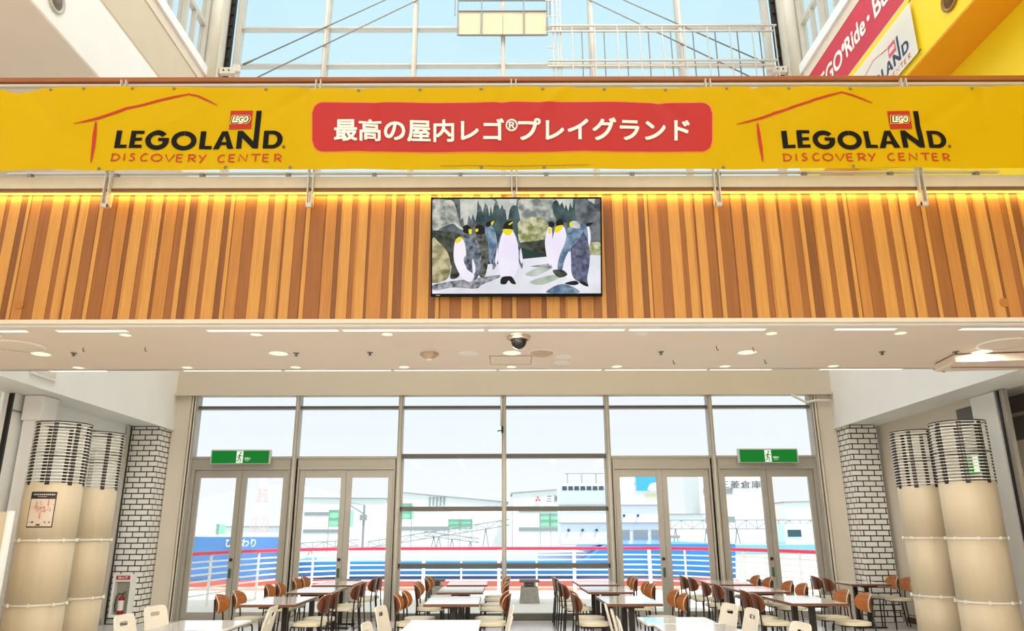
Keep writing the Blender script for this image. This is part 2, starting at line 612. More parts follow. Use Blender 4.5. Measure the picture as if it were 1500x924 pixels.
# --- side fascias (lower and upper), soffits, shopfront walls
for s, nm in ((-1, 'left'), (1, 'right')):
    def bx(m, xa, xb, y0, y1, z0, z1, mi=0):
        a, b = sorted((s * xa, s * xb))
        return m.box(a, b, y0, y1, z0, z1, mi)
    struct('wall_%s_lower_fascia' % nm, bx(bx(MB(), 6.6, 7.4, -9, 14.9, 3.57, 5.0), 6.59, 6.64, -9, 14.9, 3.55, 3.575), WHITE)
    struct('ceiling_%s_gallery' % nm, bx(MB(), 7.4, 9.2, -9, 15.1, 3.6, 4.9), CREAM)
    # upper storey
    yl = YELLOW if s > 0 else WHITE
    struct('wall_%s_upper_fascia' % nm, bx(MB(), 6.6, 6.9, -9, 15.0, 8.73, 9.93), [yl])
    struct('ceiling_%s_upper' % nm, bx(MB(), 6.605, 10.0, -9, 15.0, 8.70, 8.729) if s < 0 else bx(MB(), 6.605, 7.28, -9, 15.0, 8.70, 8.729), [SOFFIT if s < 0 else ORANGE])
    if s < 0:
        struct('wall_left_upper', MB().box(-10.2, -10, -9, 15, 5, 9), CREAM)
        struct('wall_left_upper_panel', MB().box(-6.9, -6.62, -9, 15.0, 9.93, 11.03).box(-6.64, -6.6, -9, 15.0, 9.93, 9.97).box(-6.64, -6.605, -9, 15.0, 9.99, 10.01), BEIGE)
    else:
        struct('wall_right_upper', MB().box(7.28, 7.5, -9, 15, 4.9, 9.0), YELLOW)
        struct('wall_right_upper_panel', MB().box(6.66, 6.9, -9, 15.0, 9.93, 11.03), CREAM)
    n_trim += 1
    struct('trim_%d' % n_trim, bx(bx(MB(), 6.6, 6.9, -9, 14.9, 11.03, 11.27, 0), 6.55, 6.9, -9, 14.9, 11.27, 11.49, 1), [SOFFIT, WHITE])
    # clerestory: posts, rails and panes over the sill, bay by bay
    ys = [14.35 - 1.05 * k for k in range(14)]
    for k in range(13):
        n_win += 1
        y1, y0 = ys[k], ys[k + 1]
        r = sroot('window_%d' % n_win, (s * 6.8, (y0 + y1) / 2, 11.49))
        m = bx(MB(), 6.66, 6.84, y1 - 0.1, y1, 11.49, 15.9)
        bx(m, 6.70, 6.82, y0, y1 - 0.1, 12.55, 12.66)
        bx(m, 6.70, 6.82, y0, y1 - 0.1, 14.1, 14.2)
        bx(m, 6.70, 6.80, y0 + 0.42, y0 + 0.48, 11.49, 12.55)
        m.build('window_frame', FRAMEL, r)
        bx(MB(), 6.755, 6.765, y0, y1 - 0.1, 11.49, 15.9).build('pane', GLASS, r)
    # corner pier and the dark cable ladder on it
    n_trim += 1
    m = bx(MB(), 6.42, 6.62, 14.45, 14.9, 11.2, 15.9)
    m.lathe([(0.13, 11.2), (0.13, 15.9)], (s * 6.56, 14.4, 0), 20)
    struct('trim_%d' % n_trim, m, STEELW)
    cl = thing('cable_ladder', 'dark vertical cable ladder beside the %s end of the upper glazing' % nm, 'cable ladder', (s * 6.34, 14.8, 11.3))
    bx(bx(MB(), 6.385, 6.40, 14.74, 14.80, 11.3, 15.8), 6.29, 6.305, 14.74, 14.80, 11.3, 15.8).build('side_rail', DARKM, cl)
    for k in range(14):
        bx(MB(), 6.3, 6.39, 14.75, 14.78, 11.45 + 0.3 * k, 11.48 + 0.3 * k).build('rung', DARKM, cl)
    bx(MB(), 6.29, 6.40, 14.80, 14.83, 11.3, 15.8).build('cable_bundle', mat('dark_cable', (60, 56, 50), 0.6, var=0.2, scale=20), cl)
    # bracket that carries the corner bracing
    b = thing('brace_bracket', 'white bolted steel bracket at the foot of the %s corner pier' % nm, 'bracket', (s * 6.25, 14.5, 11.6))
    bx(bx(MB(), 6.05, 6.40, 14.52, 14.64, 11.50, 11.66), 5.95, 6.12, 14.53, 14.63, 11.56, 11.74).build('bracket_plate', STEELW, b, bevel=0.01)
    for dx in (0.08, 0.2):
        MB().lathe([(0.018, 14.505), (0.018, 14.52)], (s * (6.1 + dx), 0, 11.58), 8, axis='y').build('bolt', DARKM, b)

# shopfront walls under the fascias
m = MB().box(-7.55, -7.45, -9, 10.9, 0, 3.57, 0).box(-7.4, -7.25, 10.9, 14.9, 0, 3.57, 2).box(-7.26, -7.235, 10.9, 14.45, 3.3, 3.33, 1)  # white far stretch painted for the bright reflection in shopfront glass
struct('wall_left', m, [CREAM, FRAME, WHITE])
struct('trim_40', MB().box(-7.3, -7.24, 10.86, 10.9, 0, 3.56), BLACK)
struct('trim_41', MB().box(-7.26, -7.2, 14.36, 14.44, 0, 3.56, 0).box(-7.24, -7.19, 14.3, 14.36, 0, 3.56, 1), [BLACK, FRAMEL])
struct('trim_42', MB().box(-7.27, -7.22, 13.2, 13.3, 0, 3.0).box(-7.27, -7.22, 13.2, 14.2, 2.95, 3.02), FRAME)
struct('baseboard_left', MB().box(-7.28, -7.235, 10.9, 14.3, 0, 0.1), mat('dark_brown_skirting', (58, 40, 32), 0.4))
m = MB().box(7.30, 7.4, 10.95, 14.9, 0, 3.57, 0).box(7.9, 8.0, -9, 13, 0, 3.57, 0).box(7.285, 7.30, 11.55, 11.95, 2.3, 3.45, 1)
struct('wall_right', m, [CREAM, mat('dark_grey_panel', (104, 98, 92), 0.5)])
struct('baseboard_right', MB().box(7.25, 7.3, 11.6, 14.4, 0, 0.1), mat('dark_brown_skirting', (58, 40, 32), 0.4))
n = MB().box(7.25, 7.33, 10.82, 10.86, 0, 3.56, 0).box(7.27, 7.33, 10.72, 10.82, 0, 3.56, 1)
struct('trim_43', n, [BLACK, FRAME])
struct('trim_44', MB().box(7.26, 7.34, 10.92, 11.5, 0, 3.56), WHITE)
SHOP = mat('dark_shop_board', (92, 86, 80), 0.6)
struct('wall_right_shop', MB().box(7.82, 7.9, 5, 13, 2.9, 3.57, 0).box(7.84, 7.9, 5, 13, 2.4, 2.9, 1).box(7.7, 7.82, 5, 13, 3.25, 3.28, 2).box(7.84, 7.9, 5, 13, 0, 2.4, 2), [SHOP, CREAM, FRAME])
for s, nm in ((-1, 'left'), (1, 'right')):
    a, b = sorted((s * 6.66, s * 7.2))
    struct('trim_%d' % (45 if s < 0 else 46), MB().box(a, b, 14.45, 15.0, 0.0, 3.555), BRICK)
# white square pier with a boxed head on the left
p = MB().box(-7.2, -7.02, 11.12, 11.45, 0, 3.2, 0)
struct('trim_47', p, WHITE, bevel=0.01)
struct('trim_48', MB().box(-7.2, -6.9, 11.06, 11.46, 3.19, 3.565), WHITE, bevel=0.015)

# --- the footbridge across the hall
BR0, BR1 = 6.9, 9.05
struct('ceiling_bridge_soffit', MB().box(-6.6, 6.6, BR0 + 0.1, BR1 - 0.08, 3.5, 3.54), SOFFIT)
struct('floor_bridge', MB().box(-6.6, 6.6, BR0 + 0.02, BR1, 3.54, 5.0), CREAM)
for nm, yc, sgn in (('front', BR0 + 0.09, -1), ('back', BR1 - 0.07, 1)):
    m = MB()
    loops = []
    for x in (-6.6, 6.6):
        L = []
        for k in range(9):
            a = math.pi / 2 * k / 8
            L.append((x, yc + sgn * 0.085 * math.cos(a), 3.548 - 0.06 * math.sin(a)))
        loops.append(L)
    m.loops(loops, closed_u=False)
    n_trim += 1
    struct('trim_%d' % (50 if sgn < 0 else 51), m, GLOSSW)
struct('trim_52', MB().box(-6.6, 6.6, BR0 - 0.03, BR0 + 0.03, 3.495, 3.535), CREAM)
struct('trim_53', MB().box(-6.6, 6.6, BR0 - 0.10, BR0 + 0.04, 4.885, 5.01), mat('beige_steel_edge', (206, 194, 172), 0.45), bevel=0.005)
struct('trim_54', MB().box(-6.6, 6.6, BR0 - 0.085, BR0 + 0.0, 4.858, 4.885), mat('brown_shadow_line', (120, 84, 52), 0.5))  # brown strip drawn in as the shadow line below the edge
# timber cladding, one strip after another in four tones
WOOD = [mat('timber_%d' % i, c, 0.5, var=0.12, scale=9, stretch=(6, 6, 0.25)) for i, c in
        enumerate([(200, 142, 68), (148, 90, 38), (184, 122, 54), (128, 76, 30)])]
seq = [(.115, 0), (.06, 1), (.08, 0), (.018, 2), (.022, 3), (.09, 0), (.10, 1), (.012, 3), (.04, 0), (.13, 1), (.012, 3), (.11, 2), (.05, 3), (.014, 0),
       (.10, 0), (.05, 1), (.02, 2), (.10, 0), (.03, 3), (.13, 2), (.075, 1), (.045, 0), (.085, 3), (.02, 2), (.09, 0), (.05, 1), (.11, 0), (.06, 3),
       (.035, 0), (.012, 1), (.095, 2), (.11, 1)]
m = MB()
x, k = -6.6, 0
while x < 6.6:
    wd, ti = seq[k % len(seq)]
    wd *= random.uniform(0.9, 1.12)
    m.box(x, min(x + wd - 0.0015, 6.6), BR0 - 0.005 - (0.004 if ti in (0, 2) else 0.0), BR0 + 0.02, 3.535, 4.87, ti)
    x += wd
    k += 1
struct('wall_bridge_cladding', m, WOOD)
for X, Z in ((-4.70, 3.69), (4.85, 3.69)):
    tag(MB().lathe([(0.045, BR0 - 0.016), (0.045, BR0 - 0.008)], (X, 0, Z), 20, axis='y').build('cover_plate', mat('orange_timber_plate', (176, 112, 44), 0.5)),
        'round orange-brown cover plate low on the timber cladding, %s end' % ('left' if X < 0 else 'right'), 'cover plate')
# warm light strip under the edge
LEDM = emat('warm_strip_glow', (255, 205, 90), 3.0)
strip = tag(MB().box(-6.5, 6.5, BR0 - 0.05, BR0 - 0.03, 4.843, 4.858).build('light_strip', LEDM), 'thin warm light strip along the top of the timber cladding', 'light strip')
for X in (-4.9, -1.65, 1.65, 4.9):
    light('cladding_wash', 'AREA', (X, BR0 - 0.04, 4.838), (0, 0.42, -1), 7.5, (1.0, 0.66, 0.16), 3.25, 0.03)

# railing with its posts
rail = thing('bridge_railing', 'brown-topped railing along the near edge of the footbridge', 'railing', (0, BR0 - 0.05, 5.0))
RWOOD = mat('brown_handrail', (158, 92, 46), 0.4, var=0.12, scale=5, stretch=(0.3, 4, 4))
MB().box(-6.6, 6.6, BR0 - 0.09, BR0 - 0.01, 6.118, 6.175).build('handrail', RWOOD, rail, bevel=0.012)
MB().box(-6.6, 6.6, BR0 - 0.075, BR0 - 0.025, 6.075, 6.10).build('rail_bar', FRAMEL, rail)
posts = [-6.01, -3.96, -1.93, 0.105, 2.13, 4.17, 6.2]
for X in posts:
    m = MB()
    for dx in (-0.028, 0.02):
        m.box(X + dx, X + dx + 0.012, BR0 - 0.155, BR0 - 0.105, 4.66, 6.1)
    m.box(X - 0.028, X + 0.032, BR0 - 0.15, BR0 - 0.115, 4.655, 4.70)
    m.box(X - 0.012, X + 0.016, BR0 - 0.115, BR0 - 0.02, 4.70, 4.84)
    m.build('post', FRAMEL, rail, bevel=0.003)
for z in (5.12, 5.3, 5.5, 5.7, 5.9):
    MB().tube([(-6.6, BR0 - 0.06, z), (6.6, BR0 - 0.06, z)], 0.006, 6).build('wire', GREYM, rail)
back = thing('bridge_railing', 'grey metal railing on the far edge of the footbridge, seen under the yellow banner', 'railing', (0, BR1 - 0.05, 5.0))
MB().box(-6.6, 6.6, BR1 - 0.09, BR1 - 0.03, 6.155, 6.175).build('handrail', FRAMEL, back)
MB().box(-6.6, 6.6, BR1 - 0.08, BR1 - 0.04, 6.05, 6.06).build('rail_bar', FRAMEL, back)
for k in range(12):
    X = -6.3 + k * 1.145
    MB().box(X - 0.025, X + 0.025, BR1 - 0.1, BR1 - 0.02, 5.0, 6.155).build('post', GREYM, back)

# ================================================================== BANNER
YB = BR0 - 0.185


def creases():
    rr = random.Random(3)
    out = []
    for X in (-5.1, -4.75, -3.3, -3.0, -2.2, -1.3, 0.02, 0.6, 1.6, 2.5, 2.75, 3.1, 3.6, 4.4, 5.0):
        out.append((X + rr.uniform(-.1, .1), rr.uniform(5.5, 6.0), rr.uniform(-1.1, 1.1), rr.uniform(0.2, 0.5), rr.choice((-1, 1)) * rr.uniform(0.012, 0.024), rr.uniform(0.035, 0.07)))
    return out


CR = creases()


def fold(x, z):
    d = 0.009 * math.sin(2.3 * x + 1.7 * z) + 0.007 * math.sin(5.7 * x - 2.6 * z + 1) + 0.002 * math.sin(11 * x + 4 * z)
    for cx, cz, a, ln, amp, wd in CR:
        dx, dz = x - cx, z - cz
        t, q = dx * math.sin(a) + dz * math.cos(a), dx * math.cos(a) - dz * math.sin(a)
        d += amp * math.exp(-(q / wd) ** 2 - (t / ln) ** 2)
    return d


def onb(p, off=0.0):
    return (p[0], YB + fold(p[0], p[2]) - off, p[2])


def bpx(x, y, off=0.0):
    return onb(at(x, y, YB), off)


def interp(tab, x):
    for (a, va), (b, vb) in zip(tab, tab[1:]):
        if x <= b:
            t = min(max((x - a) / (b - a), 0), 1)
            return va + (vb - va) * t
    return tab[-1][1]


BT = [(-80, 128), (-10, 130), (25, 137), (65, 129), (165, 126), (182, 125), (300, 128), (460, 129), (610, 128), (740, 127), (860, 128.5), (1000, 127.5), (1150, 127), (1250, 127.5), (1330, 126), (1420, 125.5), (1580, 125)]
BB = [(-80, 250), (0, 251), (70, 248.5), (150, 250), (300, 247.5), (500, 248.5), (750, 248), (1000, 247.5), (1300, 246), (1580, 246)]
bn = thing('yellow_banner', 'long yellow vinyl banner with a red text panel tied along the footbridge railing', 'banner', (0, YB, 5.1))
m = MB()
cols = [i * 5 - 75 for i in range(331)]
NR = 26
m.v = []
for x in cols:
    t, b = interp(BT, x), interp(BB, x)
    for j in range(NR + 1):
        m.v.append(bpx(x, t + (b - t) * j / NR))
for i in range(len(cols) - 1):
    for j in range(NR):
        a = i * (NR + 1) + j
        m.f.append((a, a + 1, a + NR + 2, a + NR + 1)); m.m.append(0); m.s.append(True)
VINYL = mat('yellow_vinyl', (206, 168, 3), 0.6, var=0.02, scale=1.5, spec=0.1)
m.build('banner_sheet', VINYL, bn)
for x in (75, 123, 193, 255, 390, 525, 615, 705, 795, 885, 975, 1064, 1155, 1245, 1425):
    p = bpx(x, interp(BT, x) + 3, 0.006)
    MB().lathe([(0.012, p[1] - 0.004), (0.016, p[1])], (p[0], 0, p[2]), 10, axis='y').build('eyelet', GREYM, bn)
for x in (145, 330, 425, 705, 797, 1250, 1060):
    p = bpx(x, interp(BB, x) - 3, 0.006)
    MB().lathe([(0.012, p[1] - 0.004), (0.016, p[1])], (p[0], 0, p[2]), 10, axis='y').build('eyelet', GREYM, bn)
# red text panel, gridded so that it follows the folds
BRED = mat('banner_red', (182, 28, 25), 0.6, var=0.03, scale=1.5)
INK = mat('banner_black', (16, 16, 20), 0.6, spec=0.15)
BWHITE = mat('banner_white', (248, 244, 236), 0.6)
PINKM = mat('banner_thin_line', (232, 120, 60), 0.4)


def panel(x0, x1, y0, y1, r, off, mm, step=6):
    m = MB()
    n = int((x1 - x0) / step)
    rows = 10
    for i in range(n + 1):
        x = x0 + (x1 - x0) * i / n
        e = min(x - x0, x1 - x)
        ins = r - math.sqrt(max(r * r - (r - e) ** 2, 0)) if e < r else 0
        for j in range(rows + 1):
            m.v.append(bpx(x, y0 + ins + (y1 - y0 - 2 * ins) * j / rows, off))
    for i in range(n):
        for j in range(rows):
            a = i * (rows + 1) + j
            m.f.append((a, a + 1, a + rows + 2, a + rows + 1)); m.m.append(0); m.s.append(True)
    return m.build('text_panel', mm, bn)


panel(456.5, 1044.5, 149, 223.5, 17, 0.003, PINKM, 3)
tp = panel(458, 1043, 150.5, 222, 16, 0.006, BRED, 3)
m = MB()
tf = lambda u, v: bpx(u, v, 0.011)
put_text(m, '最高の屋内レゴ', tf, 490.5, 737.5, 207, 175, 0, bold=0.0, spread=0.75)
put_text(m, '®', tf, 741, 758, 193, 176, 0, bold=0.0, spread=0.3)
put_text(m, 'プレイグランド', tf, 759.5, 1009.5, 206.5, 174.5, 0, bold=0.0, spread=0.75)
m.build('lettering', BWHITE, tp)
m = MB()
rr = random.Random(5)
x = 645.0
while x < 858:
    wd = rr.uniform(1.5, 6)
    m.add([bpx(x, 243.2, .006), bpx(x + wd, 243.2, .006), bpx(x + wd, 242.4, .006), bpx(x, 242.4, .006)], [(0, 1, 2, 3)])
    x += wd + rr.uniform(.5, 1.2)
m.build('small_print', mat('banner_small_print', (120, 92, 20), 0.5), bn)


# the wordmark, drawn in its own upright units (u right, w up from the baseline)
def wordmark_polys():
    blk = []
    P = lambda *a: blk.append(list(a))
    P((35, 0), (134, 0), (134, 30), (78, 30), (78, 157), (35, 157))                                        # L
    P((152, 0), (252, 0), (252, 29), (193, 29), (193, 64), (246, 64), (246, 92), (193, 92), (193, 126), (256, 126), (256, 155), (152, 155))   # E
    cx, cy = 366, 70

    def arc(cx, cy, rx, ry, a0, a1, n=22):
        return [(cx + rx * math.cos(math.radians(a0 + (a1 - a0) * i / n)), cy + ry * math.sin(math.radians(a0 + (a1 - a0) * i / n))) for i in range(n + 1)]
    P(*(arc(cx, cy, 92, 84, 42, 350, 34) + [(cx + 91, cy + 22), (cx + 6, cy + 22), (cx + 6, cy - 6), (cx + 42, cy - 6)] + arc(cx, cy, 50, 44, -30, -318, 26)))  # G
    cx = 574
    P(*(arc(cx, cy, 98, 84, 90.5, 449.5, 40) + arc(cx, cy, 56, 45, 449, 91, 40)))                              # O
    P((697, 0), (795, 0), (795, 30), (740, 30), (740, 157), (697, 157))                                    # L
    P((806, 0), (852, 0), (866, 34), (910, 34), (924, 0), (972, 0), (912, 157), (866, 157))                # A (counter below)
    P((992, 0), (1034, 0), (1034, 92), (1124, 0), (1166, 0), (1166, 335), (1124, 335), (1124, 62), (1032, 157), (992, 157))   # N, long stem
    cx = 1262
    P(*([(1202, 0), (1262, 0)] + arc(1272, 78, 82, 78, -90, 90, 24) + [(1202, 156), (1202, 1), (1243, 32), (1243, 124), (1262, 124)] + arc(1270, 78, 42, 46, 90, -90, 18) + [(1243, 32), (1202, 1)]))
    return blk


def strokes_text():
    """the hand-drawn second line as strokes in the same units"""
    g = {
        'D': [[(0, 0), (.02, 1)], [(-.12, .98), (.55, .92), (.95, .55), (.6, .1), (-.12, .02)]],
        'I': [[(.1, 0), (.14, 1)]],
        'S': [[(.8, .9), (.45, 1), (.15, .8), (.45, .55), (.8, .3), (.5, .02), (.02, .08)]],
        'C': [[(.9, .92), (.55, 1), (.12, .6), (.2, .12), (.6, 0), (.95, .14)]],
        'O': [[(.5, 1), (.08, .75), (.05, .3), (.45, 0), (.9, .25), (.92, .72), (.5, 1.0)]],
        'V': [[(0, .98), (.42, 0), (.95, 1.02)]],
        'E': [[(.1, 0), (.1, 1)], [(.08, .98), (.9, 1)], [(.1, .5), (.8, .54)], [(.08, .03), (.9, .0)]],
        'R': [[(.1, 0), (.12, 1)], [(-.05, .98), (.6, 1), (.88, .75), (.6, .5), (.15, .45)], [(.4, .46), (.95, .02)]],
        'Y': [[(0, 1), (.4, .5)], [(.9, 1.05), (.2, -.1)]],
        'N': [[(.05, 0), (.08, 1), (.85, .02), (.92, 1.02)]],
        'T': [[(-.05, .96), (.98, 1)], [(.48, 1), (.46, 0)]],
    }
    xs = [('D', 33, 62), ('I', 128, 16), ('S', 170, 52), ('C', 255, 58), ('O', 340, 82), ('V', 446, 74), ('E', 530, 56), ('R', 622, 64), ('Y', 704, 62),
          ('C', 852, 62), ('E', 940, 56), ('N', 1022, 72), ('T', 1122, 72), ('E', 1208, 54), ('R', 1300, 58)]
    out = []
    for ch, x0, wd in xs:
        for st in g[ch]:
            pts = [(x0 + a * wd, -112 + b * 62) for a, b in st]
            if len(pts) > 2 and ch in 'DSCOR':
                pts = smooth_poly(pts, 4, False)
            out.append(stroke(pts, 11))
    return out


BLK = wordmark_polys()
DISC = strokes_text()


def stroke_fine(p):
    h = len(p) // 2
    L, R = p[:h], p[h:][::-1]
    L2, R2 = [], []
    for i in range(h - 1):
        for j in range(4):
            t = j / 4
            L2.append((L[i][0] + (L[i + 1][0] - L[i][0]) * t, L[i][1] + (L[i + 1][1] - L[i][1]) * t))
            R2.append((R[i][0] + (R[i + 1][0] - R[i][0]) * t, R[i][1] + (R[i + 1][1] - R[i][1]) * t))
    return L2 + [L[-1]] + ([R[-1]] + R2[::-1])


def emblem(parent, fn, roof, name='wordmark'):
    """black letters, hand-drawn red line, red square with white letters; fn maps (u, w, offset) to the surface"""
    m = MB()
    for k, p in enumerate(BLK):
        vs, fs = fine_faces(p, 30)
        m.add([fn(a, b, 0.006) for a, b in vs], fs, 0)
    o = m.build(name, INK, parent)
    roof = [stroke_fine(r) for r in roof]
    m = MB()
    for p in roof:
        h = len(p) // 2
        L, R = p[:h], p[h:][::-1]
        m.add([fn(a, b, 0.006) for a, b in L] + [fn(a, b, 0.006) for a, b in R], [(i, i + 1, h + i + 1, h + i) for i in range(h - 1)], 0)
    m.build('roof_line_drawing', mat('banner_brush_red', (190, 36, 20), 0.6), parent)
    m = MB()
    for p in DISC:
        h = len(p) // 2
        L, R = p[:h], p[h:][::-1]
        vs = [fn(a, b, 0.006) for a, b in L] + [fn(a, b, 0.006) for a, b in R]
        m.add(vs, [(i, i + 1, h + i + 1, h + i) for i in range(h - 1)], 0)
    m.build('brush_lettering', MATS['banner_brush_red'], parent)
    q = MB()
    vs, fs = fine_faces([(917, 172), (1095, 172), (1095, 337), (917, 337)], 30)
    q.add([fn(a, b, 0.006) for a, b in vs], fs, 0)
    b = q.build('emblem_square', BRED, parent)
    for nm, mm, off, bold, gx, gz in (('letter_outline', mat('logo_yellow', (250, 214, 40), 0.4), 0.011, 0.20, 15, 13), ('letter_outline', INK, 0.013, 0.125, 9, 8), ('lettering', BWHITE, 0.015, 0.045, 0, 0)):
        t = MB()
        put_text(t, 'LEGO', lambda u, v: fn(u + 0.14 * (v - 255), v, off), 942 - gx, 1070 + gx, 228 - gz, 284 + gz, 0, bold=bold)
        t.build(nm, mm, b)
    return o


# A needs its opening: build the letter as two polygons instead of a solid
BLK[5] = [(806, 0), (852, 0), (868, 36), (908, 36), (924, 0), (972, 0), (912, 157), (889, 157), (889, 118), (909, 62), (869, 62), (889, 118), (889, 157), (866, 157)]


def logo_on_banner(xa, ya, xb, yb, roof_px):
    p0, p1 = at(xa, ya, YB), at(xb, yb, YB)
    k = (p1[0] - p0[0]) / (1354 - 35)
    sl = (p1[2] - p0[2]) / (1354 - 35)

    def fn(u, w, off):
        return onb((p0[0] + (u - 35) * k, YB, p0[2] + w * k + (u - 35) * sl), off)
    roof = []
    for pl, wd in roof_px:
        pts = []
        for x, y in pl:
            p = at(x, y, YB)
            u = 35 + (p[0] - p0[0]) / k
            pts.append((u, (p[2] - p0[2] - (u - 35) * sl) / k))
        roof.append(stroke(pts, [v * 6.4 for v in wd]))
    emblem(bn, fn, roof)


logo_on_banner(167, 217, 413.5, 218.6, [
    ([(109, 182), (122, 179), (142, 173.5), (168, 164.5), (185, 158), (208, 153), (228, 148), (255, 142.5), (277, 138.5)], [.8, 2.2, 3.6, 3.8, 3.6, 3, 3.4, 3, 2]),
    ([(275, 138), (290, 141), (303, 146.5), (317, 152.5)], [2, 2.6, 2.6, 1]),
    ([(140.5, 178), (138.5, 197), (136.5, 217), (133.5, 238)], [2, 4.6, 4, 1.6])])
logo_on_banner(1147, 217.5, 1388.5, 217.2, [
    ([(1079, 182), (1095, 178), (1115, 172.5), (1140, 165), (1160, 157.5), (1185, 150), (1210, 142), (1232, 136.5)], [.8, 2.2, 3.2, 3.6, 3.2, 3, 3, 2]),
    ([(1231, 136), (1248, 140), (1262, 144.5), (1278, 150.5)], [2, 2.6, 2.4, 1]),
    ([(1110, 180), (1112, 196), (1115, 216), (1118, 236)], [2, 4, 4, 1.6])])
for x, y in ((416, 216.5), (1391, 214.5)):
    t = MB()
    put_text(t, '®', lambda u, v: bpx(u, v, 0.009), x - 2, x + 2.5, y + 2, y - 2.5, 0, bold=0.02)
    t.build('registered_mark', INK, bn)

# ================================================================== SIGNS ON THE RIGHT UPPER FASCIA
XS = 6.6


def fas(y, z, off):
    """point on the right-hand fascia; y is distance into the hall"""
    return (XS - off, y, z)


rs = thing('red_sign_band', 'long red sign band with white lettering high on the right wall', 'sign', (XS, 11.0, 10.5))
MB().box(6.61, 6.66, 3.0, 15.0, 9.95, 11.03).build('sign_panel', RED, rs)
MB().box(6.605, 6.66, 3.0, 15.0, 9.93, 9.96).build('sign_edge', mat('silver_edge', (214, 200, 186), 0.35, 0.4), rs)
m = MB()
# letters read from the far end towards the viewer


def sign_text(s, ya, yb, za, zb):
    put_text(m, s, lambda u, v: (6.607, u, v), ya, yb, za, zb, 0, bold=0.0, spread=0.012, nudge=(-0.0005, 0, 0))


sign_text('LEGO', 13.74, 12.50, 10.32, 10.68)
sign_text('®', 12.47, 12.36, 10.54, 10.67)
sign_text('Ride', 12.33, 11.56, 10.32, 10.69)
sign_text('•', 11.45, 11.37, 10.45, 10.53)
sign_text('Build', 11.20, 10.25, 10.32, 10.69)
m.build('lettering', BWHITE, rs)
# pale hanging sheet with the same emblem, tied to the yellow fascia
ac = thing('hanging_sign_sheet', 'pale see-through sign sheet tied flat against the yellow upper wall', 'sign', (6.54, 11.2, 9.26))
sheet = bpy.data.materials.new('frosted_sheet')
sheet.use_nodes = True
sheet.node_tree.nodes['Principled BSDF'].inputs['Base Color'].default_value = lin((250, 246, 236)) + (1,)
sheet.node_tree.nodes['Principled BSDF'].inputs['Roughness'].default_value = 0.15
sheet.node_tree.nodes['Principled BSDF'].inputs['Alpha'].default_value = 0.72
MB().box(6.548, 6.552, 10.1, 12.6, 8.83, 9.76).build('sheet', sheet, ac)
k = 1.78 / 1320.0


def fsh(u, w, off):
    return (6.547 - off * 0.3, 12.08 - (u - 35) * k, 9.03 + w * k)


NAVY = mat('banner_navy', (34, 50, 84), 0.4)
m = MB()
for p in BLK:
    m.add([fsh(a, b, 0.004) for a, b in p], [tuple(range(len(p)))], 0)
m.build('wordmark', NAVY, ac)
m = MB()
for p in DISC + [stroke([(-260, 190), (-60, 230), (300, 330), (560, 400)], 14), stroke([(560, 400), (900, 330), (760, 350)], 10)]:
    h = len(p) // 2
    L, R = p[:h], p[h:][::-1]
    m.add([fsh(a, b, 0.004) for a, b in L] + [fsh(a, b, 0.004) for a, b in R], [(i, i + 1, h + i + 1, h + i) for i in range(h - 1)], 0)
m.build('brush_lettering', mat('sheet_red', (222, 92, 74), 0.45), ac)
m = MB()
m.add([fsh(a, b, 0.004) for a, b in [(917, 172), (1095, 172), (1095, 337), (917, 337)]], [(0, 1, 2, 3)], 0)
sq = m.build('emblem_square', mat('sheet_pink_red', (214, 82, 104), 0.4), ac)
t = MB()
put_text(t, 'LEGO', lambda u, v: fsh(u + 0.14 * (v - 255), v, 0.009), 940, 1072, 226, 286, 0, bold=0.06)
t.build('lettering', BWHITE, sq)
for y, z in ((10.08, 9.77), (10.08, 8.82)):
    MB().tube([(6.55, y + 0.04, z), (6.55, y - 0.06, z + 0.005)], 0.008, 6).build('tie', DARKM, ac)

# round air nozzles on the two upper fascias
for s, nm in ((-1, 'white left'), (1, 'yellow right')):
    nz = thing('air_nozzle', 'round recessed air nozzle on the %s upper wall' % nm, 'air vent', (s * 6.6, 9.22, 9.12))
    nmat = mat('nozzle_%s' % nm.split()[0], (196, 190, 180) if s < 0 else (150, 110, 20), 0.45)
    MB().lathe([(0.20, s * 6.60), (0.20, s * 6.57), (0.165, s * 6.565), (0.15, s * 6.59)], (0, 9.22, 9.12), 28, axis='x', caps=False).build('nozzle_ring', nmat, nz)
    MB().lathe([(0.15, s * 6.59), (0.09, s * 6.585), (0.085, s * 6.572), (0.0, s * 6.572)], (0, 9.22, 9.12), 28, axis='x', caps=False).build('nozzle_core', mat('nozzle_core_%s' % nm.split()[0], (120, 112, 100) if s < 0 else (110, 74, 24), 0.5), nz)

# ================================================================== TELEVISION
TW, TH = 1.645, 0.957
tv0 = Vector((-0.70, 6.80, 3.733))
tup = Vector((0, -0.24, 0.927)).normalized()
tnr = Vector((0, -tup.z, tup.y))


def tvp(s, t, d):
    return tuple(tv0 + Vector((1, 0, 0)) * s + tup * t + tnr * d)


def tvbox(m, s0, s1, t0, t1, d0, d1, mi=0):
    vs = [tvp(s, t, d) for d in (d0, d1) for t in (t0, t1) for s in (s0, s1)]
    m.add(vs, [(0, 2, 3, 1), (4, 5, 7, 6), (0, 1, 5, 4), (2, 6, 7, 3), (0, 4, 6, 2), (1, 3, 7, 5)], mi)
    return m


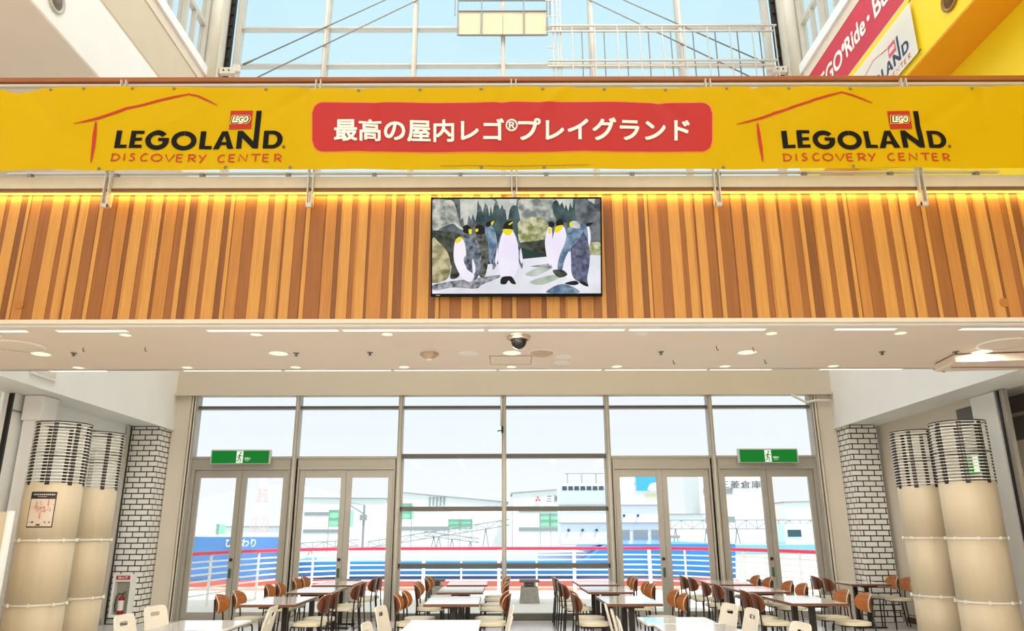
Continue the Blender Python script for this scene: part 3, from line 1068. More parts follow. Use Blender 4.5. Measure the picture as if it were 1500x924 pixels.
tv = thing('television', 'large black-framed wall television showing penguins on the timber cladding', 'television', (0.12, 6.8, 3.73))
m = tvbox(tvbox(MB(), 0, TW, 0, TH, -0.045, 0.0), 0.25, TW - 0.25, 0.12, TH - 0.2, -0.07, -0.045)
TVB = mat('tv_black', (12, 12, 13), 0.5, spec=0.1)
m.build('casing', TVB, tv, bevel=0.006)
m = MB()
b = 0.014
tvbox(m, 0, TW, 0, 0.03, 0, 0.008)
tvbox(m, 0, TW, TH - b, TH, 0, 0.008)
tvbox(m, 0, b, 0.03, TH - b, 0, 0.008)
tvbox(m, TW - b, TW, 0.03, TH - b, 0, 0.008)
m.build('bezel', TVB, tv)
MB().box(-0.15, 0.4, 6.80, 6.89, 3.95, 4.15).build('wall_bracket', DARKM, tv)
m = MB()
tvbox(m, 0.05, 0.09, 0.010, 0.018, 0.008, 0.0085)
m.build('maker_plate', GREYM, tv)
PW, PH = TW - 2 * b, TH - b - 0.03


def pc(u, v, d):
    return tvp(b + (u - 68) / 1374.0 * PW, 0.03 + (840 - v) / 772.0 * PH, 0.001 + d * 0.0003)


picm = []
pm = {}


def pcol(name, *a, **k):
    pm[name] = len(picm)
    picm.append(emat('screen_' + name, *a, **k))


pcol('rock', (58, 70, 78), 0.9, col2=(128, 134, 138), scale=11)
pcol('rock_lit', (118, 126, 126), 0.95, col2=(214, 214, 200), scale=13)
pcol('rock_dark', (18, 24, 22), 0.9, col2=(84, 92, 78), scale=14)
pcol('rock_moss', (132, 134, 70), 0.95, col2=(216, 216, 184), scale=18)
pcol('rock_tan', (120, 108, 58), 0.95, col2=(206, 198, 158), scale=12)
pcol('teal', (34, 58, 64), 0.9, col2=(84, 108, 110), scale=9)
pcol('ice', (186, 192, 186), 0.95, col2=(220, 220, 206), scale=12)
pcol('snow', (214, 216, 224), 1.0, col2=(238, 236, 248), scale=3)
pcol('green_ground', (140, 164, 128), 0.95, col2=(206, 214, 206), scale=4)
pcol('pool', (24, 58, 50), 0.9)
pcol('belly', (236, 228, 248), 1.0, col2=(246, 242, 252), scale=3)
pcol('grey_back', (48, 56, 68), 0.95, col2=(142, 152, 164), scale=24)
pcol('blue_back', (74, 104, 134), 0.95, col2=(146, 170, 190), scale=14)
pcol('dark_back', (32, 36, 36), 0.95, col2=(112, 114, 106), scale=26)
pcol('violet_back', (58, 64, 90), 0.95, col2=(116, 122, 150), scale=20)
pcol('black', (10, 12, 14), 0.8)
pcol('yellow', (236, 218, 20), 1.0)
pcol('shadow_ground', (78, 84, 88), 0.95, col2=(176, 178, 186), scale=22)
pic = MB()
depth = [0]


def blob(mt, pts, sub=5, sm=True):
    depth[0] += 1
    q = smooth_poly(pts, sub) if sm else pts
    pic.add([pc(min(max(u, 68), 1442), min(max(v, 68), 840), depth[0]) for u, v in q], [tuple(range(len(q)))], pm[mt])


blob('rock', [(68, 68), (1442, 68), (1442, 560), (68, 560)], sm=False)
blob('rock_lit', [(70, 80), (180, 75), (240, 90), (275, 200), (290, 290), (230, 270), (150, 300), (80, 330), (68, 250)])
blob('rock_dark', [(68, 330), (150, 330), (240, 340), (300, 360), (270, 420), (230, 500), (140, 440), (68, 400)])
blob('teal', [(430, 180), (780, 110), (800, 380), (600, 430), (440, 300)])
blob('ice', [(295, 70), (440, 70), (432, 190), (420, 250), (400, 190), (385, 240), (365, 200), (350, 310), (330, 290), (318, 220), (300, 240)], sm=False)
blob('ice', [(440, 70), (560, 70), (585, 90), (575, 110), (560, 190), (545, 120), (535, 210), (522, 130), (500, 100), (480, 180), (465, 130), (450, 110)], sm=False)
blob('ice', [(590, 70), (760, 70), (755, 125), (735, 118), (715, 130), (700, 160), (688, 240), (676, 235), (668, 160), (650, 150), (640, 110), (622, 155), (605, 110)], sm=False)
blob('rock_lit', [(790, 70), (1060, 70), (1075, 180), (1070, 260), (1000, 255), (900, 240), (810, 260), (780, 200)])
blob('rock_moss', [(780, 250), (900, 215), (1010, 270), (1000, 400), (900, 420), (830, 440), (780, 415), (770, 330)])
blob('rock_dark', [(785, 430), (900, 415), (1000, 410), (1010, 540), (820, 560), (790, 500)])
blob('pool', [(795, 470), (900, 500), (1000, 515), (1000, 550), (830, 565), (800, 540)])
blob('teal', [(1060, 90), (1240, 80), (1240, 250), (1190, 270), (1080, 230)])
blob('ice', [(1070, 70), (1220, 70), (1215, 150), (1195, 100), (1180, 170), (1160, 110), (1150, 150), (1130, 95), (1110, 125), (1095, 90)], sm=False)
blob('ice', [(1340, 70), (1400, 70), (1390, 130), (1375, 190), (1360, 130)], sm=False)
blob('rock', [(1240, 90), (1360, 90), (1440, 200), (1440, 440), (1340, 430), (1260, 280)])
blob('rock_moss', [(1350, 440), (1442, 430), (1442, 540), (1350, 540)])
blob('snow', [(68, 620), (400, 600), (640, 600), (800, 560), (1010, 540), (1250, 530), (1442, 530), (1442, 840), (68, 840)], sm=False)
blob('green_ground', [(830, 680), (1000, 600), (1050, 620), (1000, 660), (900, 700)])
blob('green_ground', [(860, 745), (1040, 690), (1100, 715), (960, 770)])
blob('shadow_ground', [(870, 620), (1040, 600), (1045, 635), (940, 625)])
blob('shadow_ground', [(75, 770), (250, 735), (400, 720), (600, 690), (610, 712), (480, 765), (420, 800), (240, 790), (90, 815)])
blob('rock_tan', [(68, 400), (120, 420), (190, 500), (220, 620), (190, 720), (80, 755), (68, 700)])
blob('rock_dark', [(190, 470), (245, 490), (290, 600), (285, 700), (215, 715), (225, 600)])
# far penguins
blob('blue_back', [(500, 300), (535, 270), (575, 320), (598, 420), (590, 480), (560, 560), (548, 600), (525, 560), (505, 420)])
blob('black', [(505, 270), (535, 250), (575, 252), (545, 285), (515, 300)])
blob('yellow', [(548, 262), (574, 250), (556, 285)])
blob('belly', [(1015, 310), (1042, 305), (1050, 420), (1040, 600), (1015, 590), (992, 480), (990, 400)])
blob('black', [(1018, 262), (1045, 252), (1066, 270), (1060, 300), (1030, 300)])
blob('yellow', [(1018, 310), (1040, 320), (1034, 355), (1016, 345)])
blob('belly', [(1320, 300), (1350, 300), (1362, 400), (1345, 470), (1325, 420)])
blob('blue_back', [(1280, 280), (1330, 300), (1340, 420), (1330, 470), (1300, 380)])
blob('black', [(1325, 272), (1355, 265), (1384, 268), (1355, 290), (1330, 298)])
# left group
blob('dark_back', [(430, 350), (480, 340), (515, 400), (530, 520), (515, 640), (490, 710), (450, 690), (430, 560)])
blob('black', [(420, 300), (450, 278), (490, 300), (495, 350), (450, 360), (425, 350)])
blob('yellow', [(422, 316), (444, 314), (440, 336), (424, 336)])
blob('grey_back', [(300, 380), (350, 345), (410, 370), (450, 450), (470, 560), (450, 680), (410, 730), (360, 660), (320, 540)])
blob('belly', [(245, 470), (262, 400), (300, 380), (330, 420), (345, 520), (325, 560), (350, 640), (410, 690), (380, 745), (320, 720), (270, 640), (245, 560)])
blob('belly', [(395, 560), (415, 600), (420, 660), (400, 680)])
blob('black', [(318, 300), (350, 280), (385, 305), (395, 345), (350, 352), (320, 335)])
blob('ice', [(250, 268), (275, 275), (320, 312), (312, 322), (270, 298)])
blob('yellow', [(365, 320), (390, 318), (390, 350), (372, 358)])
blob('yellow', [(262, 405), (290, 378), (315, 395), (285, 425), (262, 430)])
# centre penguin
blob('grey_back', [(640, 340), (600, 440), (565, 560), (560, 640), (585, 625), (625, 500)])
blob('grey_back', [(740, 350), (775, 440), (805, 560), (802, 640), (780, 600), (755, 480)])
blob('belly', [(790, 470), (806, 560), (800, 600), (782, 560)])
blob('belly', [(600, 470), (582, 560), (588, 610), (604, 560)])
blob('belly', [(650, 330), (690, 318), (730, 335), (765, 440), (772, 580), (745, 690), (690, 715), (630, 690), (605, 580), (612, 450)])
blob('black', [(648, 300), (665, 262), (700, 250), (735, 255), (722, 285), (728, 325), (690, 318), (655, 322)])
blob('yellow', [(645, 320), (690, 316), (730, 325), (715, 352), (688, 368), (655, 355)])
blob('yellow', [(692, 275), (722, 258), (730, 262), (700, 284)])
blob('black', [(625, 760), (635, 710), (690, 700), (720, 708), (750, 762), (715, 760), (690, 735), (668, 764)])
# right group
blob('belly', [(1070, 320), (1110, 290), (1150, 310), (1170, 420), (1190, 560), (1170, 680), (1110, 700), (1050, 640), (1035, 540), (1045, 430)])
blob('black', [(1078, 270), (1095, 240), (1130, 240), (1138, 290), (1090, 295)])
blob('yellow', [(1075, 300), (1130, 285), (1135, 305), (1100, 340), (1070, 345)])
blob('belly', [(1190, 500), (1240, 520), (1235, 700), (1200, 720), (1150, 690)])
blob('violet_back', [(1200, 310), (1260, 290), (1320, 370), (1350, 480), (1350, 600), (1330, 720), (1340, 785), (1300, 755), (1240, 735), (1205, 680), (1200, 560), (1195, 420)])
blob('blue_back', [(1175, 310), (1240, 290), (1300, 330), (1250, 420), (1200, 470), (1150, 560), (1130, 640), (1110, 670), (1088, 640), (1105, 540), (1150, 430), (1165, 360)])
blob('ice', [(1195, 265), (1230, 250), (1268, 275), (1272, 310), (1220, 310), (1195, 295)])
blob('yellow', [(1188, 270), (1208, 255), (1214, 280), (1194, 300)])
blob('rock_dark', [(1050, 655), (1130, 650), (1168, 690), (1100, 712)])
blob('black', [(1145, 760), (1230, 738), (1262, 760), (1220, 775)])
blob('black', [(1262, 745), (1310, 748), (1340, 785), (1300, 775)])
blob('blue_back', [(1030, 800), (1120, 765), (1220, 790), (1260, 838), (1010, 838)])
pic.build('screen', picm, tv)

# ================================================================== FITTINGS ON THE BRIDGE SOFFIT
ZS = 3.5
ORD = ['first', 'second', 'third', 'fourth', 'fifth', 'sixth', 'seventh', 'eighth', 'ninth']
GLIM = mat('downlight_trim', (240, 232, 218), 0.3)


def downlight(x, y, r, label, grp, lit=True):
    t = thing('downlight', label, 'ceiling light', (x, y, ZS), 0, grp)
    MB().lathe([(r * 1.18, ZS - 0.0005), (r * 1.16, ZS - 0.008), (r, ZS - 0.006), (r * 0.96, ZS - 0.001)], (x, y, 0), 24, caps=False).build('trim_ring', GLIM, t)
    MB().lathe([(r * 0.97, ZS - 0.003), (0.0, ZS - 0.003)], (x, y, 0), 24, caps=False).build('lens', LAMP if lit else LAMPOFF, t)
    if lit:
        sp = light('downlight_beam', 'SPOT', (x, y, ZS - 0.02), (0, 0, -1), 26 if r < 0.08 else 40, (1.0, 0.93, 0.82))
        sp.data.spot_size = math.radians(178)
        sp.data.spot_blend = 0.12
        sp.data.shadow_soft_size = r * 0.8
    return t


for k, x in enumerate([-5.17, -3.842, -2.515, -1.186, 0.131, 1.399, 2.72, 4.03, 5.36]):
    downlight(x, 7.305, 0.055, '%s from left in the front row of small soffit downlights%s' % (ORD[k], ', unlit' if k == 5 else ''), 'front row of soffit downlights', k != 5)
for k, x in enumerate([-5.17, -3.845, -2.529, -1.212, 0.09, 1.373, 2.686, 4.002, 5.317]):
    downlight(x, 8.85, 0.06, '%s from left in the back row of small soffit downlights' % ORD[k], 'back row of soffit downlights')
for k, x in enumerate([-5.194, -2.529, 0.091, 2.729, 5.363]):
    downlight(x, 8.13, 0.10, '%s from left among the five large lit downlights along the middle of the soffit' % ORD[k], 'large soffit downlights')
downlight(-0.40, 8.143, 0.105, 'large unlit white ceiling disc left of the middle large downlight', 'large soffit downlights', False)
downlight(0.688, 8.321, 0.085, 'plain white round cover right of the access hatch, nearer of two', None, False)
downlight(0.688, 8.64, 0.085, 'plain white round cover right of the access hatch, farther of two', None, False)
for x, sd in ((-5.21, 'left'), (5.367, 'right')):
    t = thing('ceiling_speaker', 'wide round ceiling speaker at the %s end of the bridge soffit' % sd, 'speaker', (x, 7.755, ZS))
    MB().lathe([(0.265, ZS - 0.0005), (0.26, ZS - 0.012), (0.235, ZS - 0.014)], (x, 7.755, 0), 36, caps=False).build('speaker_ring', GLIM, t)
    MB().lathe([(0.236, ZS - 0.012), (0.12, ZS - 0.016), (0.0, ZS - 0.017)], (x, 7.755, 0), 36, caps=False).build('speaker_grille', SOFFIT, t)
t = thing('smoke_detector', 'flat tan round detector beside the middle large downlight', 'detector', (0.42, 8.118, ZS))
MB().lathe([(0.135, ZS - 0.0005), (0.13, ZS - 0.02), (0.09, ZS - 0.035), (0, ZS - 0.037)], (0.42, 8.118, 0), 28, caps=False).build('detector_body', mat('tan_plastic', (190, 164, 138), 0.5), t)
MB().lathe([(0.15, ZS - 0.0005), (0.148, ZS - 0.006), (0.13, ZS - 0.008)], (0.42, 8.118, 0), 28, caps=False).build('detector_base', GLIM, t)
t = thing('ceiling_sensor', 'faceted tan sensor hanging left of centre on the bridge soffit', 'sensor', (-0.837, 8.138, ZS))
MB().lathe([(0.105, ZS - 0.0005), (0.105, ZS - 0.03), (0.06, ZS - 0.06), (0.0, ZS - 0.085)], (-0.837, 8.138, 0), 6, smooth=False, caps=False).build('sensor_body', mat('tan_plastic', (190, 164, 138), 0.5), t)
MB().lathe([(0.035, ZS - 0.06), (0.03, ZS - 0.085), (0.0, ZS - 0.09)], (-0.837, 8.138, 0), 10, caps=False).build('sensor_lens', LAMPOFF, t)
t = thing('dome_camera', 'black dome security camera under the front edge of the bridge soffit', 'camera', (0.154, 7.43, ZS))
MB().lathe([(0.125, ZS - 0.0005), (0.12, ZS - 0.025), (0.10, ZS - 0.035), (0.09, ZS - 0.034)], (0.154, 7.43, 0), 28, caps=False).build('camera_base', mat('tan_plastic', (190, 164, 138), 0.5), t)
MB().lathe([(0.085, ZS - 0.034)] + [(0.08 * math.cos(a * math.pi / 16), ZS - 0.05 - 0.08 * math.sin(a * math.pi / 16)) for a in range(9)], (0.154, 7.43, 0), 28, caps=False).build('camera_dome', mat('black_dome', (12, 12, 14), 0.08), t)
t = thing('access_hatch', 'thin square access hatch outline in the bridge soffit', 'hatch', (0.08, 8.5, ZS))
MB().box(-0.155, 0.315, 8.28, 8.71, ZS - 0.004, ZS - 0.001).build('hatch_panel', SOFFIT, t)
m = MB()
for a in ((-0.165, -0.155, 8.27, 8.72), (0.315, 0.325, 8.27, 8.72), (-0.155, 0.315, 8.27, 8.28), (-0.155, 0.315, 8.71, 8.72)):
    m.box(a[0], a[1], a[2], a[3], ZS - 0.006, ZS - 0.001)
m.build('hatch_frame', mat('hatch_edge', (172, 140, 112), 0.5), t)
spr = [(-1.497, 8.10, 'left of the faceted sensor'), (1.755, 8.10, 'right of the middle downlights'), (-2.328, 8.124, 'just right of the second large downlight'), (-4.81, 8.10, 'right of the far left large downlight'),
       (5.071, 8.13, 'just left of the far right large downlight'), (4.239, 8.122, 'between the two right large downlights')]
for x, y, wh in spr:
    t = thing('sprinkler_head', 'small sprinkler head %s' % wh, 'sprinkler', (x, y, ZS), 0, 'soffit sprinkler heads')
    MB().lathe([(0.035, ZS - 0.0005), (0.03, ZS - 0.01)], (x, y, 0), 16).build('rosette', GREYM, t)
    MB().lathe([(0.01, ZS - 0.01), (0.01, ZS - 0.03), (0.022, ZS - 0.032), (0.022, ZS - 0.036)], (x, y, 0), 12).build('deflector', GREYM, t)
for x, y, wh in ((-4.55, 7.82, 'left end'), (-3.88, 7.82, 'left end, nearer the middle'), (2.3, 7.82, 'right of centre'), (2.72, 7.9, 'beside the fourth large downlight'), (1.98, 8.5, 'right half, farther back'), (3.05, 8.5, 'right half, back row')):
    t = thing('ceiling_hook', 'tiny dark hook on the bridge soffit, %s' % wh, 'hook', (x, y, ZS), 0, 'soffit hooks')
    MB().tube([(x, y, ZS), (x, y, ZS - 0.04), (x + 0.012, y, ZS - 0.055), (x + 0.018, y, ZS - 0.04)], 0.004, 6).build('hook_wire', DARKM, t)
    MB().lathe([(0.012, ZS - 0.0005), (0.012, ZS - 0.006)], (x, y, 0), 10).build('hook_plate', GLIM, t)
# slim glowing strips let into both edges of the soffit
LINE = emat('line_strip_glow', (255, 250, 240), 1.15)
LN = {'front': [(-5.35, -4.75), (-4.45, -3.75), (-2.95, -1.65), (-1.6, -0.2), (-0.15, 1.2), (1.25, 2.6), (3.3, 3.9), (4.55, 5.5)],
      'back': [(-5.6, -4.9), (-3.95, -2.75), (-2.7, -1.4), (-1.35, -0.1), (-0.05, 1.2), (1.25, 2.5), (2.55, 3.3), (3.9, 4.9)]}
for row, segs in LN.items():
    for k, (xa, xb) in enumerate(segs):
        y0, y1, z = (7.12, 7.185, ZS) if row == 'front' else (8.985, 9.03, 3.492)
        t = thing('line_strip', '%s from left of the slim white glowing strips along the %s edge of the soffit' % (ORD[k], row), 'ceiling light', ((xa + xb) / 2, y0, z), 0, 'glowing strips on the %s edge' % row)
        MB().box(xa - 0.01, xb + 0.01, y0 - 0.008, y1 + 0.008, z - 0.004, z + 0.004).build('strip_frame', GLIM, t)
        MB().box(xa, xb, y0, y1, z - 0.007, z - 0.004).build('diffuser', LINE, t)
# long housing of the roller shutter on the right
t = thing('roller_housing', 'long beige boxed roller housing hung under the right end of the soffit', 'roller housing', (5.9, 8.45, 3.35))
m = MB()
m.add([(5.10, 8.22, 3.49), (5.16, 8.75, 3.49), (6.6, 8.60, 3.49), (6.6, 8.02, 3.49), (5.10, 8.22, 3.40), (5.16, 8.75, 3.40), (6.6, 8.60, 3.40), (6.6, 8.02, 3.40)],
      [(0, 1, 2, 3), (7, 6, 5, 4), (0, 4, 5, 1), (1, 5, 6, 2), (2, 6, 7, 3), (3, 7, 4, 0)])
m.build('housing', SOFFIT, t, bevel=0.012)
MB().box(5.2, 6.55, 8.45, 8.49, 3.39, 3.402).build('slot', mat('hatch_edge', (172, 140, 112), 0.5), t)

# ================================================================== FITTINGS HIGH IN THE GLAZING
# roller blind box with its cage over the three middle mullions
t = thing('maintenance_cradle', 'beige panelled maintenance cradle hung at the top of the middle glazing', 'cradle', (0, 14.6, 12.6))
PANEL = mat('cream_panel', (228, 212, 172), 0.5, var=0.03)
edges = [-1.03, -0.52, -0.005, 0.49, 1.0]
for a, b_ in zip(edges, edges[1:]):
    MB().box(a + 0.006, b_ - 0.006, 14.66, 14.72, 12.60, 13.22).build('panel', PANEL, t, bevel=0.004)
m = MB()
for z in (12.585, 13.235, 13.53, 13.8):
    m.bar((-1.06, 14.64, z), (1.03, 14.64, z), 0.035, 0.025)
for x in (-1.05, -0.5, 0.48, 1.02):
    m.bar((x, 14.64, 12.58), (x, 14.64, 14.3), 0.03, 0.03)
for x in (-1.12, 1.09):
    m.bar((x, 14.62, 13.1), (x, 14.62, 14.3), 0.025, 0.025)
m.build('cage', GREYM, t)
# catwalk balustrade on the right
t = thing('catwalk_railing', 'white barred catwalk railing across the right half of the upper glazing', 'railing', (3.6, 14.5, 11.5))
for y, hi in ((14.25, 0), (14.45, 1)):
    MB().bar((1.05, y, 12.53), (6.15, y, 12.53), 0.04, 0.035).build('top_rail', FRAMEL, t)
    MB().bar((1.0, y, 11.62), (6.1, y, 11.62), 0.04, 0.04).build('bottom_rail', FRAMEL, t)
    for k in range(10):
        x = 1.55 + 0.505 * k + (0.24 if hi else 0)
        if x < 6.1:
            MB().bar((x, y, 11.2), (x, y, 12.52), 0.022, 0.022).build('baluster', FRAMEL if not hi else GREYM, t)
t = thing('access_ladder', 'narrow steel access ladder beside the catwalk railing, right of the cradle', 'ladder', (1.2, 14.5, 11.2))
for x in (1.14, 1.24, 1.31):
    MB().bar((x, 14.5, 11.2), (x, 14.5, 14.3), 0.03, 0.03).build('ladder_rail', FRAMEL, t)
for k in range(6):
    MB().bar((0.98, 14.5, 11.3 + 0.42 * k), (1.24, 14.5, 11.3 + 0.42 * k), 0.02, 0.02).build('rung', FRAMEL, t)
# tension rods
ROD = mat('grey_rod', (150, 150, 146), 0.35, 0.5)
rods = [((-5.95, 11.88), (-0.4, 14.95), 'upper rod left'), ((-6.1, 11.25), (-0.1, 14.75), 'lower rod left'),
        ((5.97, 11.91), (0.4, 14.95), 'upper rod right'), ((6.1, 11.25), (0.1, 14.75), 'lower rod right')]
for (xa, za), (xb, zb), nm in rods:
    t = thing('tension_rod', 'slanting steel tension rod, %s of the %s-hand pair across the upper glazing' % (nm.split()[0], nm.split()[2]), 'tension rod', ((xa + xb) / 2, 14.76, za), 0, 'glazing tension rods')
    MB().tube([(xa, 14.74, za), (xb, 14.74, zb)], 0.016, 8).build('rod', ROD, t)
    d = Vector((xb - xa, 0, zb - za)).normalized()
    MB().tube([(xa - d.x * 0.02, 14.74, za - d.z * 0.02), (xa + d.x * 0.22, 14.74, za + d.z * 0.22)], 0.026, 8).build('turnbuckle', GREYM, t)

# ================================================================== EXIT SIGNS
EXG = emat('exit_green', (4, 128, 40), 0.9)
EXW = emat('exit_white', (240, 250, 228), 1.0)
for xc, nm in ((-5.165, 'left'), (5.175, 'right')):
    t = thing('exit_sign', 'green lit exit sign above the far %s pair of doors' % nm, 'exit sign', (xc, 14.78, 2.87), 0, 'exit signs over the doors')
    MB().box(xc - 0.585, xc + 0.585, 14.76, 14.86, 2.87, 3.15).build('sign_box', mat('sign_casing', (206, 206, 200), 0.4), t, bevel=0.008)
    MB().box(xc - 0.56, xc + 0.56, 14.752, 14.76, 2.885, 3.125).build('sign_face', EXG, t)
    m = MB()
    y = 14.75
    x0 = xc - 0.075
    m.add([(x0, y, 2.89), (x0 + 0.13, y, 2.89), (x0 + 0.13, y, 3.12), (x0, y, 3.12)], [(0, 1, 2, 3)], 0)
    m.build('doorway_symbol', EXW, t)
    g = MB()

    def fig(pl, wd, m=g, x0=x0):
        p = stroke([(x0 + a * 0.13, 2.89 + b * 0.23) for a, b in pl], wd)
        h = len(p) // 2
        L, R = p[:h], p[h:][::-1]
        m.add([(a, 14.748, b) for a, b in L + R], [(i, i + 1, h + i + 1, h + i) for i in range(h - 1)])
    fig([(.52, .72), (.42, .42)], .026)
    fig([(.42, .44), (.66, .32), (.62, .08)], .017)
    fig([(.42, .44), (.34, .22), (.06, .16)], .017)
    fig([(.52, .68), (.78, .56), (.92, .62)], .013)
    fig([(.5, .68), (.24, .6), (.16, .42)], .013)
    g.lathe([(0.017, 14.7475), (0.0, 14.7475)], (x0 + 0.078, 0, 3.084), 14, axis='y', caps=False)
    g.build('running_figure', EXG, t)
    q = MB()
    put_text(q, '非常口', lambda u, v: (u, 14.75, v), xc + 0.085, xc + 0.20, 2.955, 2.995, 0, bold=0.02)
    put_text(q, 'EXIT', lambda u, v: (u, 14.75, v), xc + 0.105, xc + 0.18, 2.928, 2.944, 0, bold=0.01)
    q.build('lettering', EXW, t)
# exit sign inside the shop on the right, seen through the column lattice
t = thing('exit_sign', 'small green exit sign on the right wall behind the column lattice', 'exit sign', (7.27, 11.75, 2.3))
MB().box(7.24, 7.285, 11.45, 11.85, 2.40, 2.72).build('sign_box', mat('sign_casing', (206, 206, 200), 0.4), t, bevel=0.006)
MB().box(7.235, 7.24, 11.47, 11.83, 2.42, 2.70).build('sign_face', EXG, t)
m = MB()
m.add([(7.233, 11.66, 2.44), (7.233, 11.52, 2.44), (7.233, 11.52, 2.68), (7.233, 11.66, 2.68)], [(0, 1, 2, 3)])
m.build('doorway_symbol', EXW, t)

# small fittings
t = thing('window_latch', 'black latch with grey rod on the middle mullion', 'latch', (-0.03, 14.8, 3.5))
MB().tube([(-0.05, 14.8, 4.2), (-0.05, 14.8, 3.6)], 0.022, 8).build('rod', FRAMEL, t)
MB().box(-0.055, -0.015, 14.78, 14.83, 3.47, 3.6).bar((-0.03, 14.78, 3.52), (-0.13, 14.76, 3.5), 0.02, 0.02).build('latch_body', BLACK, t)
t = thing('wall_pipe', 'short white bent pipe at the top right corner of the glazing', 'pipe', (6.1, 14.8, 4.1))
MB().tube([(5.75, 14.78, 4.22), (5.9, 14.78, 4.14), (6.05, 14.78, 4.06), (6.25, 14.78, 4.10), (6.55, 14.78, 4.10)], 0.025, 8).build('pipe_run', STEELW, t)
t = thing('emergency_lamp_box', 'white box fitting on the left lower fascia just below the bridge', 'lamp', (-6.58, 10.5, 3.8))
MB().box(-6.6, -6.56, 10.15, 10.75, 3.70, 3.95).build('fitting_body', WHITE, t, bevel=0.01)
MB().box(-6.562, -6.555, 10.2, 10.7, 3.74, 3.91).build('diffuser', LAMPOFF, t)
for x, y, nm in ((-5.85, 9.6, 'left'), (5.9, 9.9, 'right')):
    t = thing('spotlight', 'tiny dark spotlight behind the back edge of the soffit, %s end' % nm, 'spotlight', (x, y, 3.7))
    MB().tube([(x, y, 3.95), (x, y, 3.72)], 0.012, 6).build('stem', DARKM, t)
    MB().tube([(x - 0.06, y, 3.7), (x + 0.07, y - 0.02, 3.66)], 0.03, 10).build('spot_head', DARKM, t)
    MB().tube([(x, y, 3.94), (x, 9.0, 3.94)], 0.01, 6).build('arm', DARKM, t)

# ================================================================== COLUMNS WITH LATTICE TOPS
SHELL = mat('cream_column_shell', (214, 197, 168), 0.42, var=0.03, scale=3, stretch=(4, 4, 0.4))
RINGM = mat('white_ring', (240, 236, 226), 0.35)
STRAP = mat('black_strap', (34, 30, 28), 0.5)


def column(x, y, label, a0=0.0):
    t = thing('lantern_column', label, 'column', (x, y, 0), 0, 'cream lantern columns')
    R = 0.36
    for z0, z1 in ((0.0, 0.66), (0.66, 1.48), (1.48, 2.24)):
        MB().lathe([(R - 0.012, z0), (R, z0 + 0.004), (R, z1 - 0.004), (R - 0.012, z1)], (x, y, 0), 48).build('shell_section', SHELL, t)
    for z in (0.66, 1.48):
        m = MB().lathe([(R - 0.002, z - 0.012), (R + 0.010, z - 0.012), (R + 0.010, z + 0.010), (R - 0.002, z + 0.010)], (x, y, 0), 48, smooth=False, caps=False)
        for k in range(8):
            a = 2 * math.pi * (k + .4) / 8
            c, s_ = math.cos(a), math.sin(a)
            m.bar((x + (R + 0.004) * c, y + (R + 0.004) * s_, z), (x + (R + 0.03) * c, y + (R + 0.03) * s_, z), 0.03, 0.045)
        m.build('joint_ring', RINGM, t)
    m = MB()
    for k in range(19):
        z = 2.265 + 0.8 * k / 18
        m.tube([(x + R * math.cos(2 * math.pi * j / 40), y + R * math.sin(2 * math.pi * j / 40), z) for j in range(40)], 0.008, 6, closed=True)
    m.build('lattice_ring_stack', RINGM, t)
    for k in range(8):
        a = 2 * math.pi * k / 8 + a0
        c, s_ = math.cos(a), math.sin(a)
        MB().prism([(x + r * math.cos(a + d), y + r * math.sin(a + d)) for r, d in ((R - 0.012, -.075), (R + 0.006, -.08), (R + 0.006, .08), (R - 0.012, .075))], 2.21, 3.08, 'z').build('strap', STRAP, t)
    MB().tube([(x + R * math.cos(2 * math.pi * j / 40), y + R * math.sin(2 * math.pi * j / 40), 3.075) for j in range(40)], 0.011, 6, closed=True).build('top_ring', STRAP, t)
    MB().tube([(x + (R - 0.02) * math.cos(2 * math.pi * j / 40), y + (R - 0.02) * math.sin(2 * math.pi * j / 40), 2.66) for j in range(40)], 0.008, 6, closed=True).build('middle_ring', STRAP, t)
    return t


column(-6.34, 10.75, 'cream lantern column with a poster, black-strapped lattice top, left side', 0.25)
column(-6.38, 11.8, 'cream lantern column without poster, behind the poster column on the left', 0.1)
column(6.56, 10.8, 'nearer cream lantern column by the right wall, in front of its twin', 0.3)
column(6.49, 11.82, 'farther cream lantern column on the right, toward the brick pier', 0.05)
# poster wrapped on the nearest left column
t = thing('poster', 'small framed notice with black heading on the left cream column', 'poster', (-6.34, 10.37, 1.86))


def cyl(u, v, off):
    a = math.radians(-90) + (u / 0.36)
    r = 0.362 + off
    return (-6.34 + r * math.cos(a), 10.75 + r * math.sin(a), v)


def cylrect(u0, u1, v0, v1, off, mm, name, parent):
    m = MB()
    n = 10
    for i in range(n + 1):
        u = u0 + (u1 - u0) * i / n
        m.v += [cyl(u, v0, off), cyl(u, v1, off)]
    for i in range(n):
        m.f.append((2 * i, 2 * i + 2, 2 * i + 3, 2 * i + 1)); m.m.append(0); m.s.append(True)
    return m.build(name, mm, parent)


U0 = 0.11
cylrect(U0 - 0.20, U0 + 0.125, 1.645, 2.115, 0.004, mat('poster_black', (30, 26, 26), 0.4), 'frame', t)
pp = cylrect(U0 - 0.187, U0 + 0.112, 1.66, 2.02, 0.007, mat('poster_paper', (224, 206, 188), 0.5), 'paper', t)
rr = random.Random(11)
m = MB()
for v, u in ((2.078, -0.16), (2.05, -0.1)):
    while u < (0.09 if v > 2.06 else 0.0):
        wd = rr.uniform(0.012, 0.024)
        h = 0.009 if v > 2.06 else 0.004
        m.add([cyl(U0 + u, v - h, .008), cyl(U0 + u + wd, v - h, .008), cyl(U0 + u + wd, v + h, .008), cyl(U0 + u, v + h, .008)], [(0, 1, 2, 3)])
        u += wd + 0.006
m.build('heading', mat('poster_heading', (196, 186, 176), 0.5), t)
m = MB()
PINK = mat('poster_pink', (206, 142, 128), 0.5)
